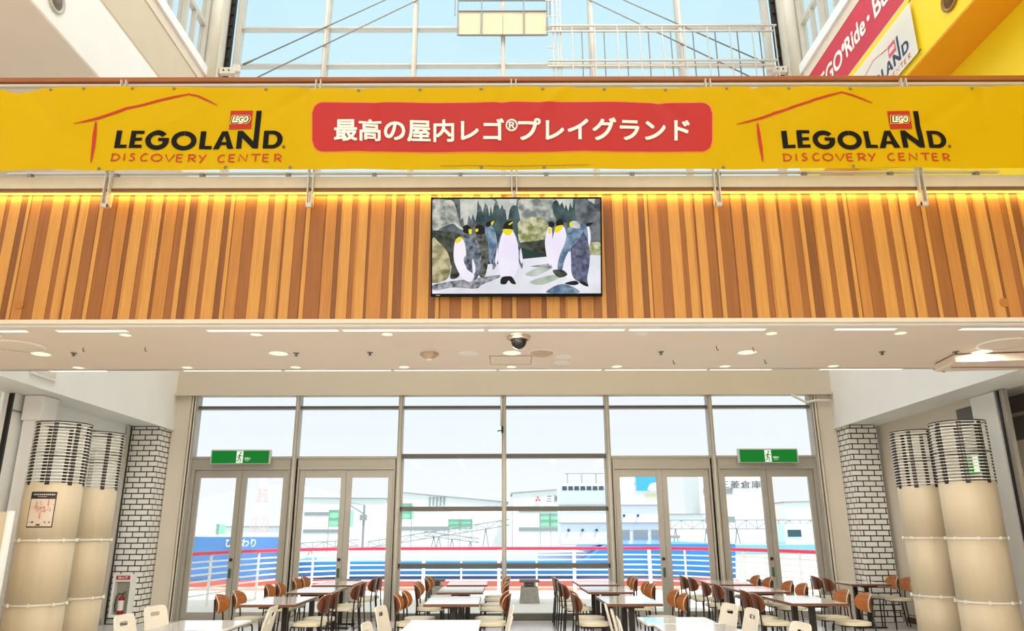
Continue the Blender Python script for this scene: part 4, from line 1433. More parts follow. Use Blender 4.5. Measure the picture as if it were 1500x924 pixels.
for _ in range(46):
    u, v = rr.gauss(-0.035, 0.055), 1.885 + rr.gauss(0, 0.035)
    s_ = rr.uniform(0.006, 0.014)
    if -0.17 < u < 0.1:
        m.add([cyl(U0 + u, v - s_, .0085), cyl(U0 + u + s_, v, .0085), cyl(U0 + u, v + s_, .0085), cyl(U0 + u - s_, v, .0085)], [(0, 1, 2, 3)])
for u, v in ((-0.04, 1.76), (0.04, 1.93), (-0.1, 1.9)):
    m.add([cyl(U0 + u - 0.012, v - .0, .0085), cyl(U0 + u + 0.012, v, .0085), cyl(U0 + u + 0.006, v + 0.09, .0085), cyl(U0 + u - 0.006, v + 0.09, .0085)], [(0, 1, 2, 3)])
m.build('picture', PINK, pp)
m = MB()
for u, wd, hh in ((-0.165, .012, .008), (-0.135, .03, .012), (0.02, .02, .008), (0.07, .02, .008), (-0.07, .05, .012)):
    v = 1.715 if wd != .05 else 1.68
    m.add([cyl(U0 + u, v - hh, .0085), cyl(U0 + u + wd, v - hh, .0085), cyl(U0 + u + wd, v + hh, .0085), cyl(U0 + u, v + hh, .0085)], [(0, 1, 2, 3)])
m.build('small_marks', mat('poster_mark', (96, 72, 56), 0.5), pp)

# beige screen at the far left edge
t = thing('partition_panel', 'beige free-standing partition panel at the far left edge', 'partition', (-6.2, 9.0, 0))
MB().box(-6.75, -5.79, 8.97, 9.03, 0.06, 1.81).build('panel', BEIGE, t, bevel=0.004)
MB().box(-5.79, -5.75, 8.955, 9.045, 0.0, 1.82).build('edge_post', WHITE, t, bevel=0.006)
for x in (-6.6, -5.95):
    MB().box(x - 0.03, x + 0.03, 8.75, 9.25, 0, 0.06).build('foot', GREYM, t)

# fire extinguisher in its niche on the left brick pier
t = thing('extinguisher_cabinet', 'white open extinguisher cabinet with red label on the left brick pier', 'cabinet', (-6.93, 14.42, 0.12))
m = MB()
m.box(-7.12, -7.07, 14.33, 14.45, 0.12, 0.86).box(-6.80, -6.74, 14.33, 14.45, 0.12, 0.86).box(-7.07, -6.80, 14.33, 14.45, 0.12, 0.17).box(-7.07, -6.80, 14.33, 14.45, 0.73, 0.86)
m.build('frame', WHITE, t, bevel=0.005)
MB().box(-7.07, -6.80, 14.435, 14.449, 0.17, 0.73).build('back_panel', mat('niche_green_grey', (176, 176, 158), 0.5), t)
lb = MB().box(-7.06, -6.81, 14.324, 14.33, 0.765, 0.835).build('label_plate', mat('label_red', (188, 30, 32), 0.4), t)
q = MB()
put_text(q, '消火器', lambda u, v: (u, 14.322, v), -7.03, -6.84, 0.775, 0.825, 0, bold=0.02)
q.build('lettering', BWHITE, lb)
t = thing('fire_extinguisher', 'red fire extinguisher with black hose standing in the white cabinet', 'fire extinguisher', (-6.935, 14.372, 0.17))
MB().lathe([(0.045, 0.172), (0.05, 0.18), (0.05, 0.42), (0.046, 0.455), (0.025, 0.485), (0.014, 0.49), (0.014, 0.52)], (-6.935, 14.372, 0), 24).build('cylinder', mat('extinguisher_red', (176, 24, 26), 0.25), t)
MB().lathe([(0.0505, 0.24), (0.0508, 0.25), (0.0508, 0.40), (0.0505, 0.41)], (-6.935, 14.372, 0), 24, caps=False).build('label_wrap', BWHITE, t)
MB().bar((-6.935, 14.372, 0.525), (-6.86, 14.36, 0.56), 0.02, 0.012).bar((-6.935, 14.372, 0.51), (-6.865, 14.36, 0.515), 0.02, 0.012).build('handle', BLACK, t)
MB().tube([(-6.94, 14.38, 0.51), (-6.99, 14.37, 0.53), (-7.03, 14.36, 0.45), (-7.035, 14.355, 0.32), (-7.01, 14.345, 0.22)], 0.010, 8).build('hose', BLACK, t)

# ================================================================== TABLES AND CHAIRS
LAM = mat('pale_laminate', (244, 242, 238), 0.08, var=0.008, scale=2, coat=0.7)
EDGE = mat('walnut_edge', (116, 72, 48), 0.4, var=0.1)
WLAM = mat('white_laminate', (242, 242, 242), 0.08, var=0.008, scale=2, coat=0.7)
PLY = mat('walnut_ply', (110, 53, 25), 0.32, var=0.22, scale=5, stretch=(0.6, 0.6, 8), coat=0.3)
PLYI = mat('honey_ply', (166, 98, 42), 0.32, var=0.18, scale=5, stretch=(0.6, 0.6, 8), coat=0.3)
PLYE = mat('pale_ply_edge', (214, 180, 140), 0.5, var=0.1)
SEATM = mat('cream_vinyl', (226, 216, 186), 0.4, var=0.03)
WPLY = mat('white_ply', (234, 225, 210), 0.35, var=0.03)
STL = mat('grey_steel_leg', (120, 118, 114), 0.3, 0.7, var=0.05)
TH_ = 0.72


def cafe_table(name='cafe_table', L=1.2, W=0.69):
    t = thing(name, 'x', 'table')
    MB().box(-W / 2 + 0.004, W / 2 - 0.004, -L / 2 + 0.004, L / 2 - 0.004, TH_ - 0.028, TH_).build('table_top', LAM, t, bevel=0.002)
    e = 0.012
    m = MB()
    m.box(-W / 2, W / 2, -L / 2, -L / 2 + e, TH_ - 0.034, TH_ - 0.002).box(-W / 2, W / 2, L / 2 - e, L / 2, TH_ - 0.034, TH_ - 0.002)
    m.box(-W / 2, -W / 2 + e, -L / 2 + e, L / 2 - e, TH_ - 0.034, TH_ - 0.002).box(W / 2 - e, W / 2, -L / 2 + e, L / 2 - e, TH_ - 0.034, TH_ - 0.002)
    m.build('edge_band', EDGE, t)
    MB().box(-0.13, 0.13, -L / 2 + 0.1, L / 2 - 0.1, TH_ - 0.062, TH_ - 0.034).build('support_bar', DARKM, t)
    for y in (-0.3, 0.3):
        MB().box(-0.035, 0.035, y - 0.035, y + 0.035, 0.02, TH_ - 0.062).build('leg', DARKM, t, bevel=0.004)
        MB().box(-0.27, 0.27, y - 0.04, y + 0.04, 0, 0.025).build('foot', DARKM, t, bevel=0.008)
    return t


def white_table(L=1.15, W=0.70):
    t = thing('white_table', 'x', 'table')
    MB().box(-W / 2, W / 2, -L / 2, L / 2, TH_ - 0.022, TH_).build('table_top', WLAM, t, bevel=0.004)
    MB().box(-W / 2 + 0.002, W / 2 - 0.002, -L / 2 + 0.002, L / 2 - 0.002, TH_ - 0.03, TH_ - 0.022).build('edge_band', STL, t)
    MB().box(-0.12, 0.12, -L / 2 + 0.12, L / 2 - 0.12, TH_ - 0.05, TH_ - 0.03).build('apron', STL, t)
    for y in (-0.28, 0.28):
        MB().tube([(0, y, 0.02), (0, y, TH_ - 0.05)], 0.024, 12).build('leg', STL, t)
        MB().box(-0.06, 0.06, y - 0.22, y + 0.22, 0, 0.022).build('foot', STL, t, bevel=0.006)
    return t


def sq2sup(a, b):
    return a * math.sqrt(1 - b * b * 0.42), b * math.sqrt(1 - a * a * 0.42)


def pad(m, fn_top, fn_bot, n=10, mi=0, me=None, mb=None):
    """closed slab between two surfaces over the unit square rounded to a squircle"""
    top, bot = [], []
    for i in range(n + 1):
        for j in range(n + 1):
            a, b = sq2sup(-1 + 2 * i / n, -1 + 2 * j / n)
            top.append(fn_top(a, b)); bot.append(fn_bot(a, b))
    fs, fb, fe = [], [], []
    K = (n + 1) ** 2
    for i in range(n):
        for j in range(n):
            q = (i * (n + 1) + j, (i + 1) * (n + 1) + j, (i + 1) * (n + 1) + j + 1, i * (n + 1) + j + 1)
            fs.append(q)
            fb.append(tuple(K + v for v in q[::-1]))
    per = [j for j in range(n)] + [i * (n + 1) + n for i in range(n)] + [n * (n + 1) + n - j for j in range(n)] + [(n - i) * (n + 1) for i in range(n)]
    for a, b in zip(per, per[1:] + per[:1]):
        fe.append((a, b, K + b, K + a))
    o = len(m.v)
    m.v += top + bot
    for k, f in enumerate(fs + fb):
        m.f.append([o + v for v in f]); m.m.append(mi if mb is None or k < len(fs) else mb); m.s.append(True)
    for f in fe:
        m.f.append([o + v for v in f]); m.m.append(mi if me is None else me); m.s.append(False)
    return m


def brown_chair():
    t = thing('cafe_chair', 'x', 'chair', (0, 0, 0), 0, 'brown-backed cafe chairs')
    m = MB()
    pad(m, lambda a, b: (a * 0.215, b * 0.205, 0.487 - 0.012 * (a ** 4 + b ** 4) / 2), lambda a, b: (a * 0.215, b * 0.205, 0.447))
    m.build('seat', SEATM, t)
    q = MB()

    def bk(a, b, d):
        ang = a * 0.92
        r = 0.245 + d
        return (r * math.sin(ang), 0.013 - 0.018 * b - r * math.cos(ang), 0.705 + b * 0.118)
    pad(q, lambda a, b: bk(a, b, -0.007), lambda a, b: bk(a, b, 0.007), 14, 0, 1, 2)
    q.build('backrest', [PLYI, PLYE, PLY], t)
    MB().tube([(-0.17, 0.18, 0.44), (0.17, 0.18, 0.44), (0.18, -0.17, 0.44), (-0.18, -0.17, 0.44)], 0.009, 6, closed=True).build('seat_frame', DARKM, t)
    for s in (-1, 1):
        MB().tube([(s * 0.17, 0.175, 0.445), (s * 0.185, 0.185, 0.40), (s * 0.20, 0.20, 0.0)], 0.0105, 8).build('leg', DARKM, t)
        MB().tube([(s * 0.195, -0.235, 0.0), (s * 0.18, -0.195, 0.42), (s * 0.15, -0.195, 0.55), (s * 0.13, -0.212, 0.70), (s * 0.13, -0.218, 0.765)], 0.0105, 8).build('leg', DARKM, t)
    MB().tube([(-0.19, -0.215, 0.2), (0.19, -0.215, 0.2)], 0.007, 6).build('stretcher', DARKM, t)
    return t


def white_chair():
    t = thing('ply_chair', 'x', 'chair', (0, 0, 0), 0, 'white ply chairs with slotted backs')
    m = MB()
    pad(m, lambda a, b: (a * 0.205, b * 0.21, 0.455 + 0.015 * a * a - (0.02 * max(b, 0) ** 3)), lambda a, b: (a * 0.205, b * 0.21, 0.443 + 0.015 * a * a - (0.02 * max(b, 0) ** 3)))
    m.build('seat', WPLY, t)
    N = 36

    def sq(i, hx, hz, e):
        a = 2 * math.pi * (i + .5) / N
        c, s_ = math.cos(a), math.sin(a)
        return (hx * math.copysign(abs(c) ** e, c), hz * math.copysign(abs(s_) ** e, s_))

    def P(x, z, d):
        zz = 0.655 + z
        xx = x * (1.0 - 0.12 * (z + 0.18) / 0.36)
        return (xx, -0.205 - 0.09 * (zz - 0.45) / 0.38 + 0.35 * x * x + d, zz)
    q = MB()
    outer = [sq(i, 0.205, 0.175, 0.28) for i in range(N)]
    inner = [(p[0], p[1] + 0.095) for p in (sq(i, 0.085, 0.021, 0.45) for i in range(N))]
    mid = [((a[0] + 2 * b[0]) / 3, (a[1] + 2 * b[1]) / 3) for a, b in zip(outer, inner)]
    mid2 = [((2 * a[0] + b[0]) / 3, (2 * a[1] + b[1]) / 3) for a, b in zip(outer, inner)]
    seqs = [[P(x, z, 0.006) for x, z in L] for L in (outer, mid2, mid, inner)] + [[P(x, z, -0.006) for x, z in L] for L in (inner, mid, mid2, outer)]
    q.loops(seqs + [seqs[0]], smooth=False)
    q.build('backrest', WPLY, t)
    for s in (-1, 1):
        MB().tube([(s * 0.165, 0.15, 0.445), (s * 0.18, 0.17, 0.41), (s * 0.195, 0.20, 0.0)], 0.0105, 8).build('leg', STL, t)
        MB().tube([(s * 0.165, -0.19, 0.6), (s * 0.17, -0.19, 0.44), (s * 0.195, -0.24, 0.0)], 0.0105, 8).build('leg', STL, t)
    MB().tube([(-0.165, 0.14, 0.432), (0.165, 0.14, 0.432), (0.17, -0.18, 0.432), (-0.17, -0.18, 0.432)], 0.009, 6, closed=True).build('seat_frame', STL, t)
    return t


COLS = {'far-left': -2.93, 'centre-left': -0.665, 'centre-right': 1.6, 'far-right': 3.9}
ROWS = {'window-row': 14.02, 'second-row': 12.36, 'third-row': 10.42}
first = {}


def place(kind, maker, loc, rz, label, group):
    if kind not in first:
        first[kind] = maker()
        o = first[kind]
        o.location, o.rotation_euler, o['label'] = loc, (0, 0, rz), label
        if group:
            o['group'] = group
        return o
    return dup(first[kind], loc, rz, label, group)


PI = math.pi
rr = random.Random(21)
for cn, cxx in COLS.items():
    for rn, cy in ROWS.items():
        dx = rr.uniform(-0.02, 0.02)
        place('table', cafe_table, (cxx + dx, cy, 0), rr.uniform(-0.01, 0.02), 'brown-edged pale cafe table, %s place in the %s column of tables' % (rn, cn), 'brown-edged cafe tables')
        for sd, sgn in (('left', -1), ('right', 1)):
            for en, dy in (('window end', 0.27), ('near end', -0.29)):
                off = 0.475 + rr.uniform(-0.015, 0.03)
                place('chair', brown_chair, (cxx + dx + sgn * off, cy + dy + rr.uniform(-0.03, 0.03), 0), (PI / 2 if sgn > 0 else -PI / 2) + rr.uniform(-0.06, 0.06),
                      'brown-backed chair, %s side, %s, of the %s %s cafe table' % (sd, en, cn, rn), 'brown-backed cafe chairs')
# the two-seat pair beside the right brick pier
place('table', cafe_table, (6.22, 13.82, 0), 0.0, 'brown-edged pale cafe table in front of the right brick pier', 'brown-edged cafe tables').scale = (1, 0.72, 1)
for sd, sgn, off in (('left', -1, 0.49), ('right', 1, 0.52)):
    for en, dy in (('window end', 0.24), ('near end', -0.25)):
        place('chair', brown_chair, (6.22 + sgn * off, 13.82 + dy, 0), (PI / 2 if sgn > 0 else -PI / 2), 'brown-backed chair, %s side, %s, of the table at the right brick pier' % (sd, en), 'brown-backed cafe chairs')
# front row in white
place('wtable', white_table, (-2.90, 7.50, 0), 0.01, 'white table at the lower left, between white chairs', 'white front tables')
place('wtable', white_table, (-0.585, 7.48, 0), 0.0, 'white table at the bottom of the centre-left column', 'white front tables')
s = place('wtable', white_table, (1.72, 7.98, 0), 0.0, 'white square table at the bottom of the centre-right column, farther of two', 'white front tables')
s.scale = (1, 0.5, 1)
s = place('wtable', white_table, (1.77, 7.32, 0), 0.0, 'white square table at the bottom of the centre-right column, nearer of two', 'white front tables')
s.scale = (1, 0.56, 1)
WC = [(-3.42, 8.36, -1, 'left side of the lower left white table, window end'), (-3.30, 7.50, -1, 'left side of the lower left white table, near end'),
      (-2.70, 8.34, 1, 'right side of the lower left white table, window end'), (-2.55, 7.68, 1, 'right side of the lower left white table, near end'),
      (-1.02, 8.28, -1, 'left side of the centre-left white table, window end'), (-0.90, 6.80, -1, 'left side of the centre-left white table, near end'),
      (-0.20, 8.25, 1, 'right side of the centre-left white table, window end'), (-0.22, 7.2, 1, 'right side of the centre-left white table, near end'),
      (1.36, 8.46, -1, 'left side of the centre-right white tables, window end'), (1.34, 7.84, -1, 'left side of the centre-right white tables, second from window'),
      (2.14, 8.46, 1, 'right side of the centre-right white tables, window end'), (2.2, 7.96, 1, 'right side of the centre-right white tables, second from window'),
      (2.22, 6.72, 1, 'right side of the centre-right white tables, near end'), (1.30, 7.15, -1, 'left side of the centre-right white tables, near end')]
for x, y, sgn, nm in WC:
    place('wchair', white_chair, (x, y, 0), (PI / 2 if sgn > 0 else -PI / 2) + rr.uniform(-0.12, 0.12) + (-0.1 if sgn < 0 else 0.1), 'white slotted-back chair, ' + nm, 'white ply chairs with slotted backs')

# ================================================================== OUTSIDE
TERR = mat('terrace_paving', (232, 226, 214), 0.6, var=0.03, scale=0.8)
m = MB()
for i in range(-14, 14):
    for j in range(12):
        m.box(i * 0.9 + 0.006, i * 0.9 + 0.894, 15.14 + j * 0.64, 15.14 + j * 0.64 + 0.628, -0.12, -0.01)
m.box(-13, 13, 15.12, 23.2, -0.3, -0.016)
m.build('ground_terrace', TERR)['kind'] = 'structure'
o = MB().box(-400, 400, 23.5, 420, -3.2, -3.0).build('water_harbour', mat('harbour_water', (188, 206, 216), 0.25, var=0.05, scale=0.2))
o['kind'] = 'structure'
o = MB().box(-13, 13, 22.9, 23.5, -3.2, 0.05).build('kerb_quay', mat('pink_kerb', (226, 168, 150), 0.6, var=0.06))
o['kind'] = 'structure'
# curved railing round the terrace
path = [(-6.75, 16.4), (-6.55, 18.2), (-6.1, 20.2), (-5.5, 21.5), (-4.4, 22.4), (-2.5, 22.5), (0, 22.5), (2.6, 22.5), (4.2, 22.4), (5.3, 21.5), (6.1, 20.0), (6.7, 18.2), (7.0, 16.4)]
pth = smooth_poly(path, 6, False)
t = thing('terrace_railing', 'white barred railing with a red top rail around the terrace outside the glazing', 'railing', (0, 22.5, 0))
RAILW = mat('railing_white', (244, 244, 242), 0.4)
MB().tube([(x, y, 1.145) for x, y in pth], 0.045, 8).build('top_rail', mat('railing_red', (222, 40, 78), 0.35), t)
for k, z in enumerate((0.28, 0.42, 0.56, 0.70, 0.84, 0.97)):
    MB().tube([(x, y, z) for x, y in pth], 0.022, 6).build('rail_bar', RAILW, t)
d = 0.0
nxt = 0.2
kk = 0
for (xa, ya), (xb, yb) in zip(pth, pth[1:]):
    sg = math.hypot(xb - xa, yb - ya)
    while d + sg >= nxt:
        f = (nxt - d) / sg
        x, y = xa + (xb - xa) * f, ya + (yb - ya) * f
        wd = 0.045 if kk % 2 == 0 else 0.024
        MB().box(x - wd, x + wd, y - wd, y + wd, -0.02, 1.11).build('post', RAILW, t)
        nxt += 1.08
        kk += 1
    d += sg
# concrete bollards on the terrace
CONC = mat('concrete', (158, 156, 148), 0.8, var=0.12, scale=12, bump=0.2)
for x, y, wh in ((0.59, 18.75, 'right of the centre mullion'), (-1.68, 19.2, 'behind the centre-left chairs'), (-3.75, 19.2, 'behind the second door pair'), (6.0, 18.6, 'outside the far right doors')):
    t = thing('stone_bollard', 'squat concrete bollard lamp on the terrace, %s' % wh, 'bollard', (x, y, 0), 0, 'terrace bollards')
    m = MB()
    m.loops([[(x + s * a, y + q * a, z) for s, q in ((-1, -1), (1, -1), (1, 1), (-1, 1))] for a, z in ((0.235, -0.01), (0.20, 0.33), (0.19, 0.35))], smooth=False)
    m.f.append([len(m.v) - 4 + i for i in range(4)]); m.m.append(0); m.s.append(False)
    m.build('pedestal', CONC, t)
    MB().lathe([(0.10, 0.35), (0.13, 0.38), (0.13, 0.42), (0.10, 0.45)], (x, y, 0), 12).build('lamp_head', mat('bollard_head', (110, 108, 104), 0.6), t)
    MB().box(x - 0.235, x + 0.235, y - 0.2, y + 0.2, 0.45, 0.50).build('cap', mat('bollard_head', (110, 108, 104), 0.6), t, bevel=0.01)

HULLB = mat('hull_blue', (52, 148, 224), 0.45, var=0.05, scale=0.5)
HULLN = mat('hull_navy', (92, 140, 196), 0.5, var=0.1, scale=0.4)
HULLR = mat('hull_red', (226, 112, 92), 0.5, var=0.06, scale=0.5)
HULLT = mat('hull_teal', (150, 214, 224), 0.5, var=0.05)
SHIPW = mat('ship_white', (246, 246, 244), 0.5, var=0.02)
WINB = mat('ship_window', (58, 84, 92), 0.3)
GREENB = mat('green_netting', (150, 214, 176), 0.7, var=0.08, scale=1.5)
GREYB = mat('pale_grey_steel', (150, 154, 154), 0.6, var=0.06)


def hull(name, x0, x1, yc, half, ztop, zmid, zbot, mm, parent, bow0=0.0, bow1=0.0, n=16):
    """a ship's side: straight topsides, flared bow on one or both ends"""
    L = []
    for i in range(n + 1):
        f = i / n
        x = x0 + (x1 - x0) * f
        w0 = half
        if bow0 and f < bow0:
            w0 = half * math.sqrt(max(1 - ((bow0 - f) / bow0) ** 2, 0.0004))
        if bow1 and f > 1 - bow1:
            w0 = half * math.sqrt(max(1 - ((f - 1 + bow1) / bow1) ** 2, 0.0004))
        L.append((x, w0, ztop(x) if callable(ztop) else ztop))
    for nm, za, zb, mt in (('hull', zmid, None, mm[0]), ('boot_topping', zbot, zmid, mm[1])):
        m = MB()
        lo = []
        for x, w0, zt in L:
            zu = zt if zb is None else zb
            lo.append([(x, yc - w0 * 0.94, za), (x, yc - w0, zu), (x, yc + w0, zu), (x, yc + w0 * 0.94, za)])
        m.loops(lo, smooth=False)
        k = len(lo) * 4
        m.f.append([3, 2, 1, 0]); m.m.append(0); m.s.append(False)
        m.f.append([k - 4, k - 3, k - 2, k - 1]); m.m.append(0); m.s.append(False)
        o = m.build(nm, mt, parent)
    return o


# navy ferry stern at the left with its name
t = thing('docked_ship', 'navy-hulled ship with white lettering moored at the left beyond the terrace', 'ship', (-24, 50, -3))
hull('hull', -42, -13.4, 49, 4, lambda x: 1.55 - 0.006 * (x + 42), -1.0, -3.0, (HULLN, HULLR), t, 0.0, 0.06)
q = MB()
put_text(q, 'ひまわり', lambda u, v: (u, 44.93, v), -16.1, -14.35, 0.86, 1.31, 0, bold=0.02)
q.build('lettering', SHIPW, t)
m = MB().box(-36, -19, 47, 51, 1.5, 2.3)
m.build('deck_house', SHIPW, t)
for k in range(6):
    MB().box(-35 + k * 2.6, -33.4 + k * 2.6, 46.95, 47.02, 1.8, 2.1).build('window', WINB, t)
# long blue ferry
t = thing('ferry', 'long blue-hulled white ferry with a blue painted square, beyond the terrace', 'ship', (2, 56, -3))


def deck(x):
    if x < 4.6:
        return 0.0
    if x < 6.0:
        return 0.0 + (x - 4.6) / 1.4 * 0.95
    return 0.95


hull('hull', -13.5, 13.5, 53, 7.5, deck, -0.95, -3.0, (HULLB, HULLR), t, 0.12, 0.0, 60)
MB().box(-11.5, 5.2, 48, 58, 0.0, 0.42).build('lower_deck', SHIPW, t)
MB().box(3.4, 9.75, 47, 49.2, 0.9, 4.5).build('superstructure', SHIPW, t, bevel=0.05)
MB().box(6.5, 9.75, 47, 50, 4.5, 5.55).build('upper_house', SHIPW, t, bevel=0.05)
MB().box(3.5, 6.6, 46.8, 48, 4.04, 4.42).build('bridge_front', SHIPW, t, bevel=0.02)
for k in range(8):
    MB().box(3.56 + k * 0.375, 3.84 + k * 0.375, 46.74, 46.8, 4.10, 4.35).build('window', WINB, t)
for z in (3.2, 2.15):
    MB().box(3.3, 9.8, 46.85, 47, z, z + 0.05).build('deck_rail', GREYB, t)
for k in range(6):
    MB().lathe([(0.08, 46.9), (0.08, 47.0)], (3.9 + k * 0.85, 0, 1.75 if k < 4 else 2.6), 10, axis='y').build('porthole', WINB, t)
for k in range(3):
    MB().box(6.75 + k * 1.1, 7.6 + k * 1.1, 46.92, 47.0, 1.2, 1.75).build('vent_panel', GREYB, t)
pn = MB().box(8.15, 9.6, 46.9, 47.0, 4.08, 5.12).build('painted_panel', mat('funnel_blue', (64, 176, 226), 0.4), t)
m = MB()
W_ = smooth_poly([(8.85, 4.1), (9.6, 4.1), (9.6, 4.5), (9.3, 4.56), (9.0, 4.48), (8.88, 4.3)], 4)
m.prism(W_, 46.85, 46.9)
m.build('wave_mark', SHIPW, pn)
MB().box(8.6, 9.3, 46.95, 47.0, 3.72, 3.88).build('yellow_stripe', mat('ship_yellow', (240, 224, 150), 0.5), t)
for x, z in ((4.0, 5.2), (4.9, 5.15), (5.8, 5.2)):
    MB().bar((x, 48, 4.4), (x, 48, z), 0.06, 0.06).build('mast', GREYB, t)
MB().bar((3.8, 48, 5.2), (6.5, 48, 5.2), 0.05, 0.05).build('mast_boom', GREYB, t)
# pale teal vessel at the right
t = thing('docked_ship', 'pale teal-hulled vessel moored at the far right beyond the terrace', 'ship', (19, 62, -3))
hull('hull', 15.2, 27.5, 60, 4, 0.75, 0.1, -3.0, (HULLT, SHIPW), t, 0.08, 0.0)
MB().box(21, 23.5, 58, 61, 0.75, 2.2).build('deck_house', SHIPW, t)
MB().box(21.2, 22.2, 57.95, 58.02, 1.3, 1.8).build('window', WINB, t)

# port buildings behind
BLDW = mat('warehouse_white', (244, 242, 238), 0.6, var=0.015, scale=0.2)
BLDG = mat('warehouse_line', (160, 158, 152), 0.6)
INKG = mat('warehouse_lettering', (92, 88, 88), 0.6)


def warehouse(x0, x1, y0, y1, h, label, slope=0.0, bands=2):
    t = thing('warehouse', label, 'building', ((x0 + x1) / 2, y0, -1.5), 0, 'white port buildings')
    m = MB()
    m.prism([(x0, -1.5), (x1, -1.5), (x1, h + slope), (x0, h)], y0, y1)
    m.build('wall', BLDW, t)
    m = MB()
    m.prism([(x0 - 0.2, h), (x1 + 0.2, h + slope), (x1 + 0.2, h + slope + 0.12), (x0 - 0.2, h + 0.12)], y0 - 0.2, y1)
    m.build('roof', BLDG, t)
    for k in range(bands):
        z = h * (0.3 + 0.35 * k)
        MB().box(x0 + (x1 - x0) * 0.06, x0 + (x1 - x0) * 0.5, y0 - 0.06, y0, z, z + h * 0.07).build('window', GREYB, t)
    return t


a = warehouse(-24.5, -14.3, 92, 100, 5.7, 'white port block with green netting left of centre, beyond the ships', -0.1)
b_ = warehouse(-13.7, 0.3, 96, 104, 6.6, 'long low-roofed white warehouse left of the centre mullion', -1.3)
m = MB()
rr = random.Random(4)
for k in range(5):
    MB().box(-9.4 + k * 0.45, -9.2 + k * 0.45, 95.9, 96, 5.0 - rr.uniform(0, .3), 6.0).build('vent', GREYB, b_)
c_ = warehouse(1.0, 13.5, 92, 100, 6.2, 'white warehouse with red mark and grey lettering, partly behind the ferry', 0.9)
q = MB()
put_text(q, '三', lambda u, v: (u, 91.85, v), 5.1, 5.7, 5.25, 5.9, 0, bold=0.01)
put_text(q, '菱', lambda u, v: (u, 91.85, v), 5.95, 6.65, 5.25, 5.95, 0, bold=0.01)
put_text(q, '倉', lambda u, v: (u, 91.85, v), 6.85, 7.55, 5.25, 5.95, 0, bold=0.01)
q.build('lettering', INKG, c_)
m = MB()
for k in range(3):
    an = math.radians(90 + 120 * k)
    cx_, cz_ = 4.05, 5.52
    r = 0.42
    ux, uz = math.cos(an), math.sin(an)
    px_, pz_ = -uz, ux
    m.prism([(cx_, cz_), (cx_ + ux * r / 2 + px_ * r * .29, cz_ + uz * r / 2 + pz_ * r * .29), (cx_ + ux * r, cz_ + uz * r), (cx_ + ux * r / 2 - px_ * r * .29, cz_ + uz * r / 2 - pz_ * r * .29)], 91.8, 91.9)
m.build('mark', mat('mark_red', (222, 92, 96), 0.5), c_)
d_ = warehouse(23.5, 31.5, 92, 100, 9.4, 'tall white warehouse with grey lettering behind the far right doors', 0.1)
q = MB()
put_text(q, '三菱倉庫', lambda u, v: (u, 91.85, v), 26.0, 31.0, 6.75, 7.65, 0, bold=0.008)
q.build('lettering', INKG, d_)
e_ = warehouse(17.0, 22.8, 88, 95, 3.6, 'low white shed left of the tall right-hand warehouse', 0.0, 1)
g_ = warehouse(33, 44, 90, 98, 5.0, 'low white shed at the far right edge of the port', 0.2, 1)
h_ = warehouse(-40, -26, 94, 100, 2.4, 'low white quay shed at the far left edge of the port', 0.0, 1)
for x0, x1, z0, z1, y, wh in ((-13.2, -10.6, 3.2, 4.9, 88, 'left of the centre bay'), (-6.2, -3.6, 2.1, 3.1, 86, 'in the centre bay, lower'), (4.0, 6.3, 2.3, 3.7, 86, 'right of the centre mullion'), (-20.0, -17.6, 2.4, 4.2, 88, 'behind the second door pair'),
                              (-33.8, -31.0, 1.6, 2.6, 84, 'behind the far left doors')):
    t = thing('netted_scaffold', 'pale green netted scaffold block on the port quay, %s' % wh, 'scaffold', ((x0 + x1) / 2, y, -1.5), 0, 'green netted blocks')
    MB().box(x0, x1, y, y + 2, z0, z1).build('netting', GREENB, t)
    m = MB()
    for x in (x0, (x0 + x1) / 2, x1):
        m.bar((x, y - 0.05, -1.5), (x, y - 0.05, z1 + 0.1), 0.07, 0.07)
    for z in (z0, (z0 + z1) / 2, z1):
        m.bar((x0, y - 0.05, z), (x1, y - 0.05, z), 0.06, 0.06)
    m.build('poles', GREYB, t)


def truss(x0, x1, y, z0, z1, h, label, legs=3, group='conveyor trusses'):
    t = thing('conveyor_truss', label, 'truss', ((x0 + x1) / 2, y, -1.5), 0, group)
    m = MB()
    n = max(4, int(abs(x1 - x0) / 1.1))
    for s in (0, h):
        m.bar((x0, y, z0 + s), (x1, y, z1 + s), 0.09, 0.09)
    for i in range(n):
        fa, fb = i / n, (i + 1) / n
        za, zb = z0 + (z1 - z0) * fa, z0 + (z1 - z0) * fb
        xa, xb = x0 + (x1 - x0) * fa, x0 + (x1 - x0) * fb
        m.bar((xa, y, za), (xa, y, za + h), 0.06, 0.06)
        m.bar((xa, y, za + (0 if i % 2 else h)), (xb, y, zb + (h if i % 2 else 0)), 0.06, 0.06)
    m.build('truss_frame', GREYB, t)
    for k in range(legs):
        f = (k + .5) / legs
        x, z = x0 + (x1 - x0) * f, z0 + (z1 - z0) * f
        MB().bar((x - 0.6, y, -1.5), (x, y, z), 0.1, 0.1).bar((x + 0.6, y, -1.5), (x, y, z), 0.1, 0.1).build('leg', GREYB, t)


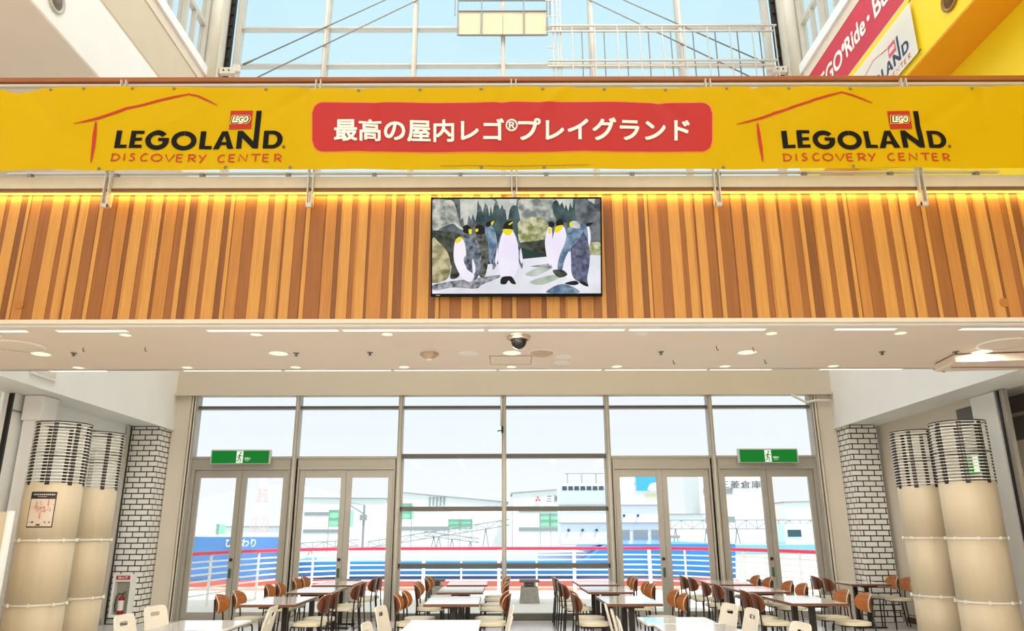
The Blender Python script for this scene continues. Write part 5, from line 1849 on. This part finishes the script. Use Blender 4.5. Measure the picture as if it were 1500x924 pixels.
truss(-14.0, 0.5, 80, 0.2, 2.4, 0.6, 'pale conveyor truss rising to the right across the centre bay')
truss(-8.0, -2.5, 78, 1.4, 0.7, 0.4, 'short pale conveyor truss sloping down in the centre bay')
truss(16.5, 36, 82, 2.0, 2.0, 0.9, 'level pale lattice gantry across the far right doors', 6)
truss(-28, -15, 80, -0.3, 0.4, 0.6, 'low pale lattice gantry behind the left doors', 4)
# pylon, crane jib
t = thing('lattice_pylon', 'tall pale red-and-white lattice pylon behind the far left doors', 'pylon', (-28.5, 90, -1.5))
PYR = mat('pylon_pink', (238, 186, 178), 0.6)
for k in range(7):
    z0, z1 = -1.5 + k * 1.65, -1.5 + (k + 1) * 1.65
    w0, w1 = 1.1 - 0.15 * k, 1.1 - 0.15 * (k + 1)
    m = MB()
    for s in (-1, 1):
        for q_ in (-1, 1):
            m.bar((-28.5 + s * w0, 90 + q_ * w0, z0), (-28.5 + s * w1, 90 + q_ * w1, z1), 0.08, 0.08)
    for q_ in (-1, 1):
        m.bar((-28.5 - w0, 90 + q_ * w0, z0), (-28.5 + w1, 90 + q_ * w1, z1), 0.05, 0.05)
        m.bar((-28.5 + w0, 90 + q_ * w0, z0), (-28.5 - w1, 90 + q_ * w1, z1), 0.05, 0.05)
    m.build('lattice_section', PYR if k % 2 == 0 else SHIPW, t)
t = thing('crane', 'thin grey harbour crane with slanting jib behind the second door pair', 'crane', (-15.5, 84, -1.5))
MB().bar((-15.3, 84, -1.5), (-15.3, 84, 4.6), 0.22, 0.22).build('mast', GREYB, t)
MB().bar((-15.2, 84, 3.6), (-17.6, 84, 5.0), 0.12, 0.12).bar((-15.3, 84, 4.6), (-17.6, 84, 5.0), 0.05, 0.05).build('jib', GREYB, t)
MB().box(-15.7, -15.0, 83.7, 84.3, 3.0, 3.6).build('cab', GREYB, t)
# hazy hills on the horizon
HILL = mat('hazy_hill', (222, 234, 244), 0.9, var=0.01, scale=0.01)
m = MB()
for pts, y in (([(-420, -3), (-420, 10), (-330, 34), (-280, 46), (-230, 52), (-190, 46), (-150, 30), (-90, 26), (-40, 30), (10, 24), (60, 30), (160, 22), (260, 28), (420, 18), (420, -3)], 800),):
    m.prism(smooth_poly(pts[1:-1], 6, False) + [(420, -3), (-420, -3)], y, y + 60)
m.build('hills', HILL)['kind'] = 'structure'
